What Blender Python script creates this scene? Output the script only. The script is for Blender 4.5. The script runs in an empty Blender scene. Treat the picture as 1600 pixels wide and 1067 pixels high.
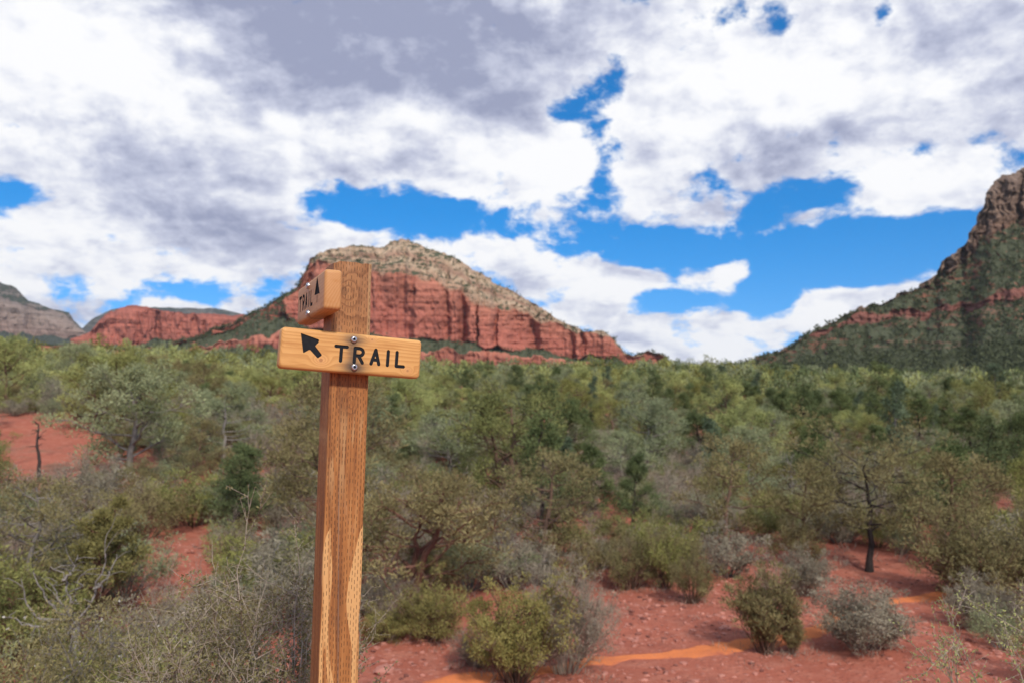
import bpy, bmesh, math, random
import numpy as np
from mathutils import Matrix, Vector

# ------------------------------------------------------------------ camera, sky, sun, exposure
scene = bpy.context.scene
COL = scene.collection
F = 1242.2                       # focal length in photo pixels (photo is 1600 wide): a 28 mm lens
PITCH, ROLL = math.radians(4.346), math.radians(1.133)


def rx(a):
    c, s = math.cos(a), math.sin(a)
    return np.array([[1, 0, 0], [0, c, -s], [0, s, c]])


def ry(a):
    c, s = math.cos(a), math.sin(a)
    return np.array([[c, 0, s], [0, 1, 0], [-s, 0, c]])


CW = rx(PITCH) @ ry(-ROLL)       # camera axes (right, forward, up) -> world; the eye is the world origin
cd = bpy.data.cameras.new('camera')
cam = bpy.data.objects.new('camera', cd)
COL.objects.link(cam)
cd.sensor_width = 36.0
cd.lens = 36.0 * F / 1600.0
cd.clip_start, cd.clip_end = 0.05, 60000.0
cd.dof.use_dof = True
cd.dof.focus_distance = 1.78
cd.dof.aperture_fstop = 5.2
r_, f_, u_ = CW[:, 0], CW[:, 1], CW[:, 2]
cam.matrix_world = Matrix([[r_[0], u_[0], -f_[0], 0], [r_[1], u_[1], -f_[1], 0], [r_[2], u_[2], -f_[2], 0], [0, 0, 0, 1]])
scene.camera = cam


def ray(u, v):
    """direction (y component 1 in camera space) of a photo pixel, in world space"""
    u, v = np.asarray(u, float), np.asarray(v, float)
    d = np.stack([(u - 800) / F, np.ones_like(u), -(v - 533.5) / F], -1)
    return d @ CW.T


def azel(u, v):
    d = ray(u, v)
    return math.atan2(d[0], d[1]), math.atan2(d[2], math.hypot(d[0], d[1]))


SUN_AZ, SUN_EL = math.radians(161), math.radians(42)      # azimuth clockwise from +Y: behind the camera, to its right
sun_dir = Vector((math.sin(SUN_AZ) * math.cos(SUN_EL), math.cos(SUN_AZ) * math.cos(SUN_EL), math.sin(SUN_EL)))
sl = bpy.data.lights.new('sun', 'SUN')
sl.energy, sl.angle, sl.color = 3.1, math.radians(5), (1.0, 0.94, 0.86)
sun = bpy.data.objects.new('sun', sl)
COL.objects.link(sun)
sun.rotation_euler = sun_dir.to_track_quat('Z', 'Y').to_euler()
scene.view_settings.view_transform = 'Standard'
scene.view_settings.look = 'None'
scene.view_settings.exposure = 0.36
scene.view_settings.gamma = 1.0
scene.view_settings.use_curve_mapping = False
scene.render.engine = 'CYCLES'
scene.cycles.use_denoising = True
scene.cycles.max_bounces = 5
scene.cycles.diffuse_bounces = 3
scene.cycles.transparent_max_bounces = 8


class NT:
    """small helper for node trees"""
    def __init__(s, tree):
        s.t = tree
        s.n = tree.nodes

    def new(s, kind, **kw):
        n = s.n.new(kind)
        for k, v in kw.items():
            setattr(n, k, v)
        return n

    def put(s, sock, v):
        if isinstance(v, bpy.types.NodeSocket):
            s.t.links.new(v, sock)
        elif v is not None:
            if sock.type == 'RGBA' and not isinstance(v, (int, float)) and len(v) == 3:
                v = (*v, 1)
            sock.default_value = v

    def m(s, op, a, b=None, c=None, clamp=False):
        n = s.new('ShaderNodeMath', operation=op, use_clamp=clamp)
        for i, v in enumerate((a, b, c)):
            s.put(n.inputs[i], v)
        return n.outputs[0]

    def vm(s, op, a, b=None, out=0):
        n = s.new('ShaderNodeVectorMath', operation=op)
        s.put(n.inputs[0], a)
        if b is not None:
            if op == 'SCALE':
                s.put(n.inputs['Scale'], b)
            else:
                s.put(n.inputs[1], b)
        return n.outputs[out]

    def mix(s, fac, a, b, blend='MIX'):
        n = s.new('ShaderNodeMix', data_type='RGBA', blend_type=blend)
        s.put(n.inputs[0], fac)
        s.put(n.inputs[6], a)
        s.put(n.inputs[7], b)
        return n.outputs[2]

    def noise(s, vec, scale, detail=4, rough=0.55, dist=0.0, dims='3D', lac=2.0):
        n = s.new('ShaderNodeTexNoise', noise_dimensions=dims)
        s.put(n.inputs['Vector'], vec)
        for k, v in (('Scale', scale), ('Detail', detail), ('Roughness', rough), ('Distortion', dist), ('Lacunarity', lac)):
            s.put(n.inputs[k], v)
        return n.outputs[0]

    def voro(s, vec, scale, feature='F1', out='Distance', rnd=1.0):
        n = s.new('ShaderNodeTexVoronoi', feature=feature)
        s.put(n.inputs['Vector'], vec)
        s.put(n.inputs['Scale'], scale)
        s.put(n.inputs['Randomness'], rnd)
        return n.outputs[out]

    def ramp(s, fac, stops, interp='LINEAR'):
        n = s.new('ShaderNodeValToRGB')
        cr = n.color_ramp
        cr.interpolation = interp
        while len(cr.elements) < len(stops):
            cr.elements.new(0.5)
        for e, (p, c) in zip(cr.elements, stops):
            e.position = p
            e.color = (c, c, c, 1) if isinstance(c, (int, float)) else (*c, 1)
        s.put(n.inputs[0], fac)
        return n.outputs[0]

    def step(s, v, lo, hi):
        n = s.new('ShaderNodeMapRange', interpolation_type='SMOOTHSTEP')
        for i, x in enumerate((v, lo, hi, 0.0, 1.0)):
            s.put(n.inputs[i], x)
        return n.outputs[0]

    def xyz(s, v):
        n = s.new('ShaderNodeSeparateXYZ')
        s.put(n.inputs[0], v)
        return n.outputs

    def comb(s, x, y, z):
        n = s.new('ShaderNodeCombineXYZ')
        for i, v in enumerate((x, y, z)):
            s.put(n.inputs[i], v)
        return n.outputs[0]

    def attr(s, name):
        return s.new('ShaderNodeAttribute', attribute_name=name).outputs['Fac']

    def curve(s, v, pts):
        n = s.new('ShaderNodeFloatCurve')
        c = n.mapping.curves[0]
        while len(c.points) < len(pts):
            c.points.new(0.5, 0.5)
        for p, q in zip(c.points, pts):
            p.location = q
        n.mapping.update()
        s.put(n.inputs['Value'], v)
        return n.outputs[0]


def build_world():
    w = bpy.data.worlds.new('World')
    scene.world = w
    w.use_nodes = True
    t = NT(w.node_tree)
    t.n.clear()
    sky = t.new('ShaderNodeTexSky', sky_type='NISHITA')
    sky.sun_disc = False
    sky.sun_elevation, sky.sun_rotation = SUN_EL, SUN_AZ
    sky.air_density, sky.dust_density, sky.ozone_density = 1.0, 0.1, 3.0
    hs = t.new('ShaderNodeHueSaturation')
    hs.inputs['Saturation'].default_value = 1.48
    hs.inputs['Hue'].default_value = 0.500
    hs.inputs['Value'].default_value = 1.30
    t.put(hs.inputs['Color'], sky.outputs[0])
    d = t.vm('NORMALIZE', t.new('ShaderNodeTexCoord').outputs['Generated'])
    x, y, z = t.xyz(d)
    t.put(sky.inputs['Vector'], t.vm('NORMALIZE', t.comb(x, y, t.m('ADD', t.m('MULTIPLY', t.m('MAXIMUM', z, 0.0), 1.15), 0.13))))   # clear dry high-desert air: no yellow band at the horizon
    az = t.m('ARCTAN2', x, y)
    el = t.m('ARCSINE', z)
    zz = t.m('ADD', t.m('MAXIMUM', z, 0.0), 0.22)
    p = t.comb(t.m('DIVIDE', x, zz), t.m('DIVIDE', y, zz), t.m('MULTIPLY', z, 1.3))   # a cloud deck seen from below
    warp = t.new('ShaderNodeTexNoise')
    t.put(warp.inputs['Vector'], p)
    warp.inputs['Scale'].default_value = 2.2
    warp.inputs['Detail'].default_value = 3
    p = t.vm('ADD', p, t.vm('SCALE', t.vm('SUBTRACT', warp.outputs['Color'], (0.5, 0.5, 0.5)), 0.28))
    n1 = t.noise(p, 2.6, 11, 0.60)
    n1s = t.noise(t.vm('ADD', p, (0.05, -0.05, 0.13)), 2.6, 7, 0.56)
    n1b = t.noise(p, 2.6, 5, 0.5)
    n2 = t.noise(p, 1.1, 6, 0.55)
    n4 = t.noise(p, 9.0, 6, 0.6)
    pv = t.vm('ADD', t.comb(az, t.m('MULTIPLY', el, 1.5), 0.0), t.vm('SCALE', t.vm('SUBTRACT', warp.outputs['Color'], (0.5, 0.5, 0.5)), 0.06))
    n5 = t.noise(pv, 13.0, 10, 0.60)                    # heaped puffs
    n5s = t.noise(t.vm('ADD', pv, (0.012, 0.022, 0.0)), 11.0, 6, 0.6)
    n5b = t.noise(pv, 11.0, 6, 0.6)

    def blob(u, v, su, sv, amp, rot=0.0):
        a0, e0 = azel(u, v)
        k = 1.0 / F * math.cos(a0)
        c, s_ = math.cos(rot), math.sin(rot)
        da, de = t.m('SUBTRACT', az, a0), t.m('SUBTRACT', el, e0)
        q1 = t.m('ADD', t.m('MULTIPLY', da, c / (su * k)), t.m('MULTIPLY', de, s_ / (su * k)))
        q2 = t.m('SUBTRACT', t.m('MULTIPLY', de, c / (sv * k)), t.m('MULTIPLY', da, s_ / (sv * k)))
        r2 = t.m('ADD', t.m('MULTIPLY', q1, q1), t.m('MULTIPLY', q2, q2))
        return t.m('MULTIPLY', t.m('POWER', 0.45, r2), amp)

    cov = None
    R = math.radians
    for b in COVER:
        g = blob(b[0], b[1], b[2], b[3], b[4], R(b[5]) if len(b) > 5 else 0.0)
        cov = g if cov is None else t.m('ADD', cov, g)
    gr = None
    for b in GREY:
        g = blob(b[0], b[1], b[2], b[3], b[4], R(b[5]) if len(b) > 5 else 0.0)
        gr = g if gr is None else t.m('ADD', gr, g)
    dens = t.m('ADD', t.m('ADD', cov, 0.24), t.m('MULTIPLY', t.m('SUBTRACT', n1, 0.5), 3.0))
    dens = t.m('ADD', dens, t.m('MULTIPLY', t.m('SUBTRACT', n5, 0.5), 6.0))
    mask = t.step(dens, -0.30, 0.62)
    relief = t.m('MULTIPLY', t.m('ADD', t.m('SUBTRACT', n1s, n1b), t.m('MULTIPLY', t.m('SUBTRACT', n5s, n5b), 0.9)), 3.0)          # cloud lumps turned to or from the sun
    grey = t.m('ADD', gr, t.m('MULTIPLY', t.m('SUBTRACT', n2, 0.385), 1.7))
    thick = t.step(dens, 0.45, 1.5)
    sh = t.m('ADD', t.m('ADD', t.m('MULTIPLY', grey, 0.8), relief), t.m('MULTIPLY', thick, 0.10))
    sh = t.m('ADD', sh, t.m('MULTIPLY', t.m('SUBTRACT', 0.66, n4), 0.5))
    sh = t.m('ADD', t.m('MULTIPLY', sh, 0.66), 0.08, clamp=True)
    ccol = t.ramp(sh, [(0.0, (1.0, 1.0, 1.01)), (0.16, (0.93, 0.94, 0.98)), (0.32, (0.80, 0.82, 0.90)), (0.58, (0.57, 0.60, 0.74)), (0.85, (0.40, 0.43, 0.58)), (1.0, (0.33, 0.36, 0.51))])
    b1 = t.new('ShaderNodeBackground')
    t.put(b1.inputs[0], hs.outputs[0])
    b1.inputs[1].default_value = 0.112
    b2 = t.new('ShaderNodeBackground')
    t.put(b2.inputs[0], ccol)
    b2.inputs[1].default_value = 0.80
    ms = t.new('ShaderNodeMixShader')
    t.put(ms.inputs[0], mask)
    t.t.links.new(b1.outputs[0], ms.inputs[1])
    t.t.links.new(b2.outputs[0], ms.inputs[2])
    o = t.new('ShaderNodeOutputWorld')
    t.t.links.new(ms.outputs[0], o.inputs[0])


# the cloud deck: where it is broken (negative) or closed (positive), as directions given by photo pixel u, v, widths and turn
COVER = [
    (880, 176, 42, 24, -1.25, 18), (922, 154, 36, 30, -1.4, 40), (936, 266, 26, 42, -1.3, 0), (972, 105, 20, 26, -0.95, 0),
    (545, 322, 105, 34, -1.15, -8), (700, 352, 110, 34, -1.05, -6), (1000, 372, 190, 46, -0.76, 0),
    (1200, 400, 260, 56, -0.78, 0), (1320, 285, 80, 46, -1.2, 20), (1430, 395, 110, 50, -0.85, 0), (1330, 405, 150, 60, -0.7, 0),
    (20, 303, 60, 18, -1.5, 0), (1180, 480, 40, 120, -0.7, 0), (1060, 470, 60, 30, -0.7, 0), (1250, 525, 70, 22, -0.9, 0), (1040, 400, 200, 18, -0.6, 0), (1215, 470, 36, 50, -0.8, 0), (1060, 468, 50, 12, -0.9, 0), (1010, 548, 60, 14, -0.4, 0),
    (1382, 20, 16, 30, -1.1, 0), (330, 455, 90, 20, -0.9, 0), (1150, 14, 36, 14, -0.35, 0), (230, 470, 60, 16, -0.3, 0),
    (820, 405, 120, 40, 1.3, -8), (840, 340, 48, 16, 0.8, 20), (1010, 432, 95, 24, 1.8, 0), (1145, 430, 40, 30, 1.7, 40), (1060, 345, 80, 20, 0.8, 0), (1230, 350, 70, 20, 0.9, 10),
    (1085, 505, 100, 28, 1.3, 8), (925, 490, 70, 26, 0.9, 0), (1160, 548, 90, 22, 1.2, 8), (1310, 474, 130, 17, 1.7, 10),
    (1290, 500, 95, 15, 1.3, 10), (1250, 440, 110, 16, -0.9, 8), (1130, 480, 26, 40, -0.5, 0), (1440, 305, 110, 40, 0.9, 0), (520, 372, 100, 22, 0.8, 0), (1400, 440, 90, 14, 0.6, 12),
    (1260, 345, 60, 14, 0.6, 10), (560, 110, 420, 120, 1.6, 0), (120, 120, 240, 140, 1.0, 0), (740, 200, 110, 40, 0.8, 0), (330, 300, 120, 40, 0.8, 0), (1250, 150, 340, 120, 0.9, 0), (150, 380, 240, 90, 0.8, 0),
    (150, 180, 260, 160, 0.6, 0), (1500, 120, 200, 130, 0.6, 0), (1100, 560, 60, 14, 0.8, 0), (660, 250, 260, 40, 0.7, 0),
]
GREY = [
    (560, 50, 340, 95, 1.25, -6), (520, 130, 140, 40, 0.30, 0), (820, 60, 160, 80, 0.55, 0), (330, 335, 170, 62, 0.62, -22), (210, 255, 260, 30, 0.35, 0),
    (1165, 245, 190, 62, 0.68, 22), (1500, 60, 110, 70, 0.42, 0), (1540, 210, 120, 60, 0.34, 0), (620, 270, 220, 40, 0.25, 0),
    (1140, 70, 240, 90, -0.75, 18), (1330, 110, 90, 70, -0.55, 0), (90, 70, 170, 80, -0.65, 0), (150, 120, 90, 40, -0.3, 0), (90, 350, 120, 50, -0.5, 0),
    (640, 175, 330, 24, -0.4, -4), (880, 230, 70, 80, -0.5, 0), (1440, 300, 120, 50, -0.65, 0), (820, 400, 160, 60, -0.3, 0),
    (1100, 500, 260, 60, -0.35, 0), (160, 450, 200, 50, -0.25, 0), (620, 220, 200, 30, -0.3, 0),
]
build_world()

# ------------------------------------------------------------------ numpy noise and mesh helpers
def _hash(ix, iy, seed):
    h = (ix.astype(np.int64) * 374761393 + iy.astype(np.int64) * 668265263 + seed * 1442695041) & 0xFFFFFFFF
    h = ((h ^ (h >> 13)) * 1274126177) & 0xFFFFFFFF
    return ((h ^ (h >> 16)) & 0xFFFF) / 65535.0


def vn(x, y, seed=0):
    x, y = np.asarray(x, float), np.asarray(y, float)
    ix, iy = np.floor(x), np.floor(y)
    fx, fy = x - ix, y - iy
    fx, fy = fx * fx * (3 - 2 * fx), fy * fy * (3 - 2 * fy)
    a, b = _hash(ix, iy, seed), _hash(ix + 1, iy, seed)
    c, d = _hash(ix, iy + 1, seed), _hash(ix + 1, iy + 1, seed)
    return (a * (1 - fx) + b * fx) * (1 - fy) + (c * (1 - fx) + d * fx) * fy - 0.5


def fbm(x, y, seed=0, octv=4, gain=0.5):
    s, a, f = 0, 1.0, 1.0
    for i in range(octv):
        s = s + a * vn(np.asarray(x) * f + 17.3 * i, np.asarray(y) * f - 9.1 * i, seed + i)
        a, f = a * gain, f * 2.03
    return s


def sst(a, b, x):
    t = np.clip((np.asarray(x, float) - a) / (b - a), 0, 1)
    return t * t * (3 - 2 * t)


def mk_mesh(name, V, Q, mats=(), smooth=False, **attrs):
    V = np.asarray(V, np.float32).reshape(-1, 3)
    Q = np.asarray(Q, np.int32)
    k = Q.shape[1]
    me = bpy.data.meshes.new(name)
    me.vertices.add(len(V))
    me.vertices.foreach_set('co', V.ravel())
    me.loops.add(Q.size)
    me.loops.foreach_set('vertex_index', Q.ravel())
    me.polygons.add(len(Q))
    me.polygons.foreach_set('loop_start', np.arange(0, Q.size, k, dtype=np.int32))
    me.polygons.foreach_set('loop_total', np.full(len(Q), k, np.int32))
    me.polygons.foreach_set('use_smooth', np.full(len(Q), smooth, bool))
    for m in mats:
        me.materials.append(m)
    for an, av in attrs.items():
        me.attributes.new(an, 'FLOAT', 'POINT').data.foreach_set('value', np.asarray(av, np.float32))
    me.update(calc_edges=True)
    return me


def link(name, data, parent=None, **props):
    o = bpy.data.objects.new(name, data)
    COL.objects.link(o)
    if parent is not None:
        o.parent = parent
    for k, v in props.items():
        o[k] = v
    return o


def mat(name):
    m = bpy.data.materials.new(name)
    m.use_nodes = True
    t = NT(m.node_tree)
    t.n.clear()
    t.out = t.new('ShaderNodeOutputMaterial')
    return m, t


def finish(t, col, rough=0.8, bump=None, bstr=0.3, bdist=0.01, spec=0.3, coat=0.0, metal=0.0, coat_rough=0.2):
    b = t.new('ShaderNodeBsdfPrincipled')
    t.put(b.inputs['Base Color'], col)
    t.put(b.inputs['Roughness'], rough)
    b.inputs['Specular IOR Level'].default_value = spec
    b.inputs['Coat Weight'].default_value = coat
    b.inputs['Coat Roughness'].default_value = coat_rough
    b.inputs['Metallic'].default_value = metal
    if bump is not None:
        n = t.new('ShaderNodeBump')
        n.inputs['Strength'].default_value = bstr
        n.inputs['Distance'].default_value = bdist
        t.put(n.inputs['Height'], bump)
        t.t.links.new(n.outputs[0], b.inputs['Normal'])
    t.t.links.new(b.outputs[0], t.out.inputs[0])


def gpos(t):
    return t.new('ShaderNodeNewGeometry').outputs['Position']


def opos(t):
    return t.new('ShaderNodeTexCoord').outputs['Object']


# ------------------------------------------------------------------ ground
def gz(x, y):
    """height of the ground; the eye is at 0"""
    x, y = np.asarray(x, float), np.asarray(y, float)
    r = np.hypot(x, y)
    az = np.degrees(np.arctan2(x, y))
    z = -1.62 - 2.38 * sst(2.6, 10.0, r)
    z = z + 0.044 * (np.sqrt((r - 24) ** 2 + 20) + (r - 24) - 2.0) * 0.5 * (1 - sst(200, 290, r)) \
        + sst(200, 290, r) * 9.5
    z = z - 4.0 * sst(310, 430, r) + 3.0 * sst(500, 1200, r)
    lb = np.exp(-((x + 23) / 15.0) ** 2 - ((y - 42) / 14.0) ** 2)            # the red dirt rise
    z = z + 1.9 * lb + 0.5 * np.exp(-((x + 6) / 7) ** 2 - ((y - 46) / 9.0) ** 2)
    z = z - 0.5 * np.exp(-((x + 6.5) / 2.5) ** 2 - ((y - 14) / 5.0) ** 2)       # small wash
    amp = sst(4, 14, r)
    z = z + amp * (0.16 * fbm(x / 2.2, y / 2.2, 3, 3) + 0.5 * sst(14, 45, r) * fbm(x / 11.0, y / 11.0, 5, 3))
    z = z + 3.2 * sst(60, 160, r) * fbm(x / 55.0, y / 55.0, 8, 3)
    z = z + 0.035 * fbm(x / 0.35, y / 0.35, 12, 2) * (1 - sst(14, 30, r))
    return z


PATH_PX = [(560, 1110), (640, 1085), (730, 1062), (930, 1032), (1060, 1022), (1150, 1012), (1235, 1000), (1285, 982), (1330, 956), (1400, 938), (1485, 930), (1560, 922), (1640, 905)]


def hit(u, v):
    """where the sight line through a photo pixel meets the ground"""
    d = ray(u, v)
    d = d / np.hypot(d[0], d[1])
    rr = np.concatenate([np.arange(2.0, 60, 0.05), np.arange(60, 400, 0.5)])
    g = gz(rr * d[0], rr * d[1]) - rr * d[2]
    i = np.argmax(g > 0)
    if g[i] <= 0:
        return None
    return np.array([rr[i] * d[0], rr[i] * d[1], gz(rr[i] * d[0], rr[i] * d[1])])


def to_px(X):
    X = np.asarray(X, float)
    c = X @ CW
    return 800 + F * c[..., 0] / c[..., 1], 533.5 - F * c[..., 2] / c[..., 1]


def m_ground():
    m, t = mat('red_soil')
    p = gpos(t)
    n1 = t.noise(p, 0.35, 5, 0.6)
    n2 = t.noise(p, 3.0, 6, 0.65)
    n3 = t.noise(p, 26.0, 4, 0.6)
    c = t.mix(n1, (0.28, 0.078, 0.050), (0.40, 0.130, 0.082))
    c = t.mix(t.step(n2, 0.42, 0.72), c, (0.40, 0.15, 0.10))
    c = t.mix(t.m('MULTIPLY', t.step(n3, 0.55, 0.75), 0.5), c, (0.17, 0.05, 0.038))
    pebb = t.voro(p, 9.0, 'F1', 'Color')
    pv = t.xyz(pebb)[0]
    dist = t.voro(p, 9.0)
    c = t.mix(t.m('MULTIPLY', t.m('MULTIPLY', t.step(pv, 0.6, 0.9), t.step(dist, 0.45, 0.25)), 0.6), c, (0.46, 0.20, 0.15))
    # dry litter under the brush, away from the bare clearings
    x, y, z = t.xyz(p)
    r = t.m('SQRT', t.m('ADD', t.m('MULTIPLY', x, x), t.m('MULTIPLY', y, y)))
    lit = t.m('MULTIPLY', t.step(t.noise(p, 0.5, 5, 0.7), 0.5, 0.66), t.step(r, 16, 30))
    c = t.mix(t.m('MULTIPLY', lit, 0.55), c, (0.17, 0.13, 0.085))
    far = t.step(r, 260, 420)
    c = t.mix(far, c, t.mix(t.noise(p, 0.03, 6, 0.7), (0.05, 0.055, 0.03), (0.11, 0.10, 0.06)))
    c = t.mix(t.m('MULTIPLY', t.step(t.noise(p, 1.1, 6, 0.7), 0.52, 0.70), 0.5), c, (0.185, 0.060, 0.046))
    c = t.mix(t.m('MULTIPLY', t.step(t.noise(p, 70.0, 3, 0.6), 0.56, 0.70), 0.5), c, (0.50, 0.24, 0.175))
    b = t.m('ADD', t.m('MULTIPLY', n3, 0.5), t.m('ADD', n2, t.m('MULTIPLY', t.step(dist, 0.5, 0.1), 0.5)))
    finish(t, c, 0.95, b, 0.6, 0.05, spec=0.1)
    return m


MG = m_ground()


def build_ground():
    azs = np.radians(np.concatenate([np.arange(-46, 46, 0.28), np.arange(46, 314, 3.0)]))
    n = len(azs)
    rr = np.concatenate([np.geomspace(0.6, 300, 330), np.geomspace(320, 12000, 44)])
    A, Rr = np.meshgrid(azs, rr)
    X, Y = Rr * np.sin(A), Rr * np.cos(A)
    V = np.stack([X, Y, gz(X, Y)], -1).reshape(-1, 3)
    i = np.arange(len(rr) - 1)[:, None] * n
    j = np.arange(n)[None, :]
    a = i + j
    b = i + (j + 1) % n
    Q = np.stack([a, b, b + n, a + n], -1).reshape(-1, 4)[:, ::-1]
    V = np.concatenate([V, [[0, 0, -1.62]]])
    c = len(V) - 1
    cap = np.array([[c, (k + 1) % n, k, k] for k in range(n)])
    me = mk_mesh('ground', V, Q, [MG], True)
    bm = bmesh.new()
    bm.from_mesh(me)
    bm.verts.ensure_lookup_table()
    for k in range(n):
        f = bm.faces.new((bm.verts[c], bm.verts[(k + 1) % n], bm.verts[k]))
        f.smooth = True
    bmesh.ops.recalc_face_normals(bm, faces=bm.faces[:])
    bm.to_mesh(me)
    bm.free()
    link('ground', me, kind='structure')


build_ground()


def build_path():
    P = [hit(*q)[:2] for q in PATH_PX]
    P = np.array(P)
    s = np.linspace(0, len(P) - 1, 240)
    C = np.stack([np.interp(s, np.arange(len(P)), P[:, k]) for k in (0, 1)], -1)
    for _ in range(30):
        C[1:-1] = (C[:-2] + 2 * C[1:-1] + C[2:]) / 4
    global PATH_LINE
    PATH_LINE = C[::2].copy()
    T = np.gradient(C, axis=0)
    T /= np.linalg.norm(T, axis=1)[:, None]
    N = np.stack([-T[:, 1], T[:, 0]], -1)
    hw = 0.31 + 0.20 * fbm(s * 1.3, s * 0, 31, 3)
    K = 13
    off = np.linspace(-1, 1, K)
    jag = 0.22 * fbm(np.repeat(s * 2.6, 2), np.tile([0.0, 40.0], len(s)), 33, 3).reshape(-1, 2)
    V = []
    for k, o in enumerate(off):
        w = hw + (jag[:, 0] if o < 0 else jag[:, 1]) * abs(o)
        q = C + N * (o * w)[:, None]
        V.append(np.concatenate([q, (gz(q[:, 0], q[:, 1]) + 0.012 - 0.028 * abs(o) ** 4)[:, None]], 1))
    V = np.stack(V, 1).reshape(-1, 3)
    i = np.arange(len(s) - 1)[:, None] * K
    j = np.arange(K - 1)[None, :]
    a = i + j
    Q = np.stack([a, a + 1, a + K + 1, a + K], -1).reshape(-1, 4)
    m, t = mat('orange_sand')
    p = gpos(t)
    n = t.noise(p, 4, 6, 0.65)
    c = t.mix(n, (0.56, 0.158, 0.055), (0.70, 0.225, 0.080))
    c = t.mix(t.m('MULTIPLY', t.step(t.noise(p, 1.2, 5, 0.6), 0.5, 0.75), 0.6), c, (0.40, 0.125, 0.07))
    c = t.mix(t.m('MULTIPLY', t.step(t.noise(p, 34, 4, 0.65), 0.54, 0.68), 0.65), c, (0.36, 0.125, 0.075))
    c = t.mix(t.m('MULTIPLY', t.step(t.voro(p, 15), 0.28, 0.12), 0.55), c, (0.40, 0.17, 0.11))
    ed = t.m('ADD', t.attr('edge'), t.m('MULTIPLY', t.m('SUBTRACT', t.noise(p, 5.5, 6, 0.7), 0.5), 1.5))
    c = t.mix(t.step(ed, 0.50, 1.15), c, (0.33, 0.10, 0.065))            # loose red soil spilling in from the sides
    finish(t, c, 0.95, t.noise(p, 22, 5, 0.6), 0.35, 0.03, spec=0.1)
    me = mk_mesh('path', V, Q[:, ::-1], [m], True, edge=np.tile(np.abs(off), len(s)))
    bm = bmesh.new()
    bm.from_mesh(me)
    bmesh.ops.recalc_face_normals(bm, faces=bm.faces[:])
    if sum(f.normal.z for f in bm.faces) < 0:
        bmesh.ops.reverse_faces(bm, faces=bm.faces[:])
    bm.to_mesh(me)
    bm.free()
    link('path', me, kind='structure')


build_path()

# ------------------------------------------------------------------ mountains: profiles lofted along the ridge, crest to foot, each layer with its own steepness
def m_rock(name, cols, veg_col=((0.044, 0.053, 0.030), (0.115, 0.120, 0.070)), scale=1.0, band=1.0):
    m, t = mat(name)
    p = gpos(t)
    st = t.attr('strata')
    vg = t.attr('veg')
    gt = t.attr('gully')
    x, y, z = t.xyz(p)
    s1 = 0.02 / scale
    nb = t.noise(p, s1, 6, 0.6)
    nf = t.noise(p, s1 * 6, 6, 0.65)
    warp = t.m('ADD', st, t.m('MULTIPLY', t.m('SUBTRACT', nb, 0.5), 0.22))
    k = max(q for q, _ in cols)
    c = t.ramp(t.m('DIVIDE', warp, float(k)), [(q / k, cc) for q, cc in cols])
    zb = t.comb(t.m('MULTIPLY', x, 0.003), t.m('MULTIPLY', y, 0.003), t.m('ADD', t.m('MULTIPLY', z, 0.16 / scale), t.m('MULTIPLY', x, 0.012 / scale)))
    beds = t.noise(zb, 1.0, 6, 0.65)
    big = t.noise(t.comb(t.m('MULTIPLY', x, 0.012 / scale), t.m('MULTIPLY', y, 0.012 / scale), t.m('MULTIPLY', z, 0.03 / scale)), 1.0, 5, 0.6)
    c = t.mix(t.m('MULTIPLY', t.step(big, 0.50, 0.70), 0.55), c, t.mix(1.0, c, (0.66, 0.60, 0.60), 'MULTIPLY'))
    c = t.mix(t.m('MULTIPLY', t.step(big, 0.47, 0.30), 0.45), c, t.mix(1.0, c, (1.22, 1.30, 1.30), 'MULTIPLY'))                                             # bedding planes
    c = t.mix(t.m('MULTIPLY', t.step(beds, 0.46, 0.66), 0.50 * band), c, t.mix(1.0, c, (0.42, 0.40, 0.40), 'MULTIPLY'))
    c = t.mix(t.m('MULTIPLY', t.step(beds, 0.50, 0.32), 0.35 * band), c, t.mix(1.0, c, (1.32, 1.25, 1.2), 'MULTIPLY'))
    fl = t.noise(t.comb(t.m('MULTIPLY', x, 0.09 / scale), t.m('MULTIPLY', y, 0.04 / scale), t.m('MULTIPLY', z, 0.012 / scale)), 1.0, 5, 0.6)   # vertical desert varnish
    c = t.mix(t.m('MULTIPLY', t.step(fl, 0.52, 0.74), 0.30), c, t.mix(1.0, c, (0.45, 0.42, 0.45), 'MULTIPLY'))
    c = t.mix(t.m('MULTIPLY', t.step(nf, 0.42, 0.70), 0.42), c, t.mix(1.0, c, (0.6, 0.58, 0.58), 'MULTIPLY'))
    nz = t.xyz(t.new('ShaderNodeNewGeometry').outputs['Normal'])[2]
    vn_ = t.m('ADD', t.m('MULTIPLY', nf, 0.9), t.m('MULTIPLY', nb, 0.5))
    v = t.m('ADD', t.m('ADD', vg, t.m('MULTIPLY', t.m('SUBTRACT', nz, 0.35), 0.35)), t.m('MULTIPLY', t.m('SUBTRACT', vn_, 0.7), 1.5))
    v = t.m('ADD', v, t.m('MULTIPLY', gt, 0.75))
    v = t.m('ADD', v, t.m('MULTIPLY', t.m('SUBTRACT', beds, 0.5), 0.9))                  # brush keeps to the ledges
    v = t.step(v, 0.42, 0.56)
    vc = t.mix(t.noise(p, s1 * 12, 4, 0.7), *veg_col)
    c = t.mix(v, c, vc)
    bmp = t.m('ADD', t.m('MULTIPLY', nf, 1.0), t.m('ADD', t.m('MULTIPLY', beds, 0.7), t.m('MULTIPLY', fl, 0.6)))
    finish(t, c, 0.95, bmp, 0.8, 6.0 * scale, spec=0.1)
    return m


SCRUB = []      # (points, size) collected for the hillside scrub


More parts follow.
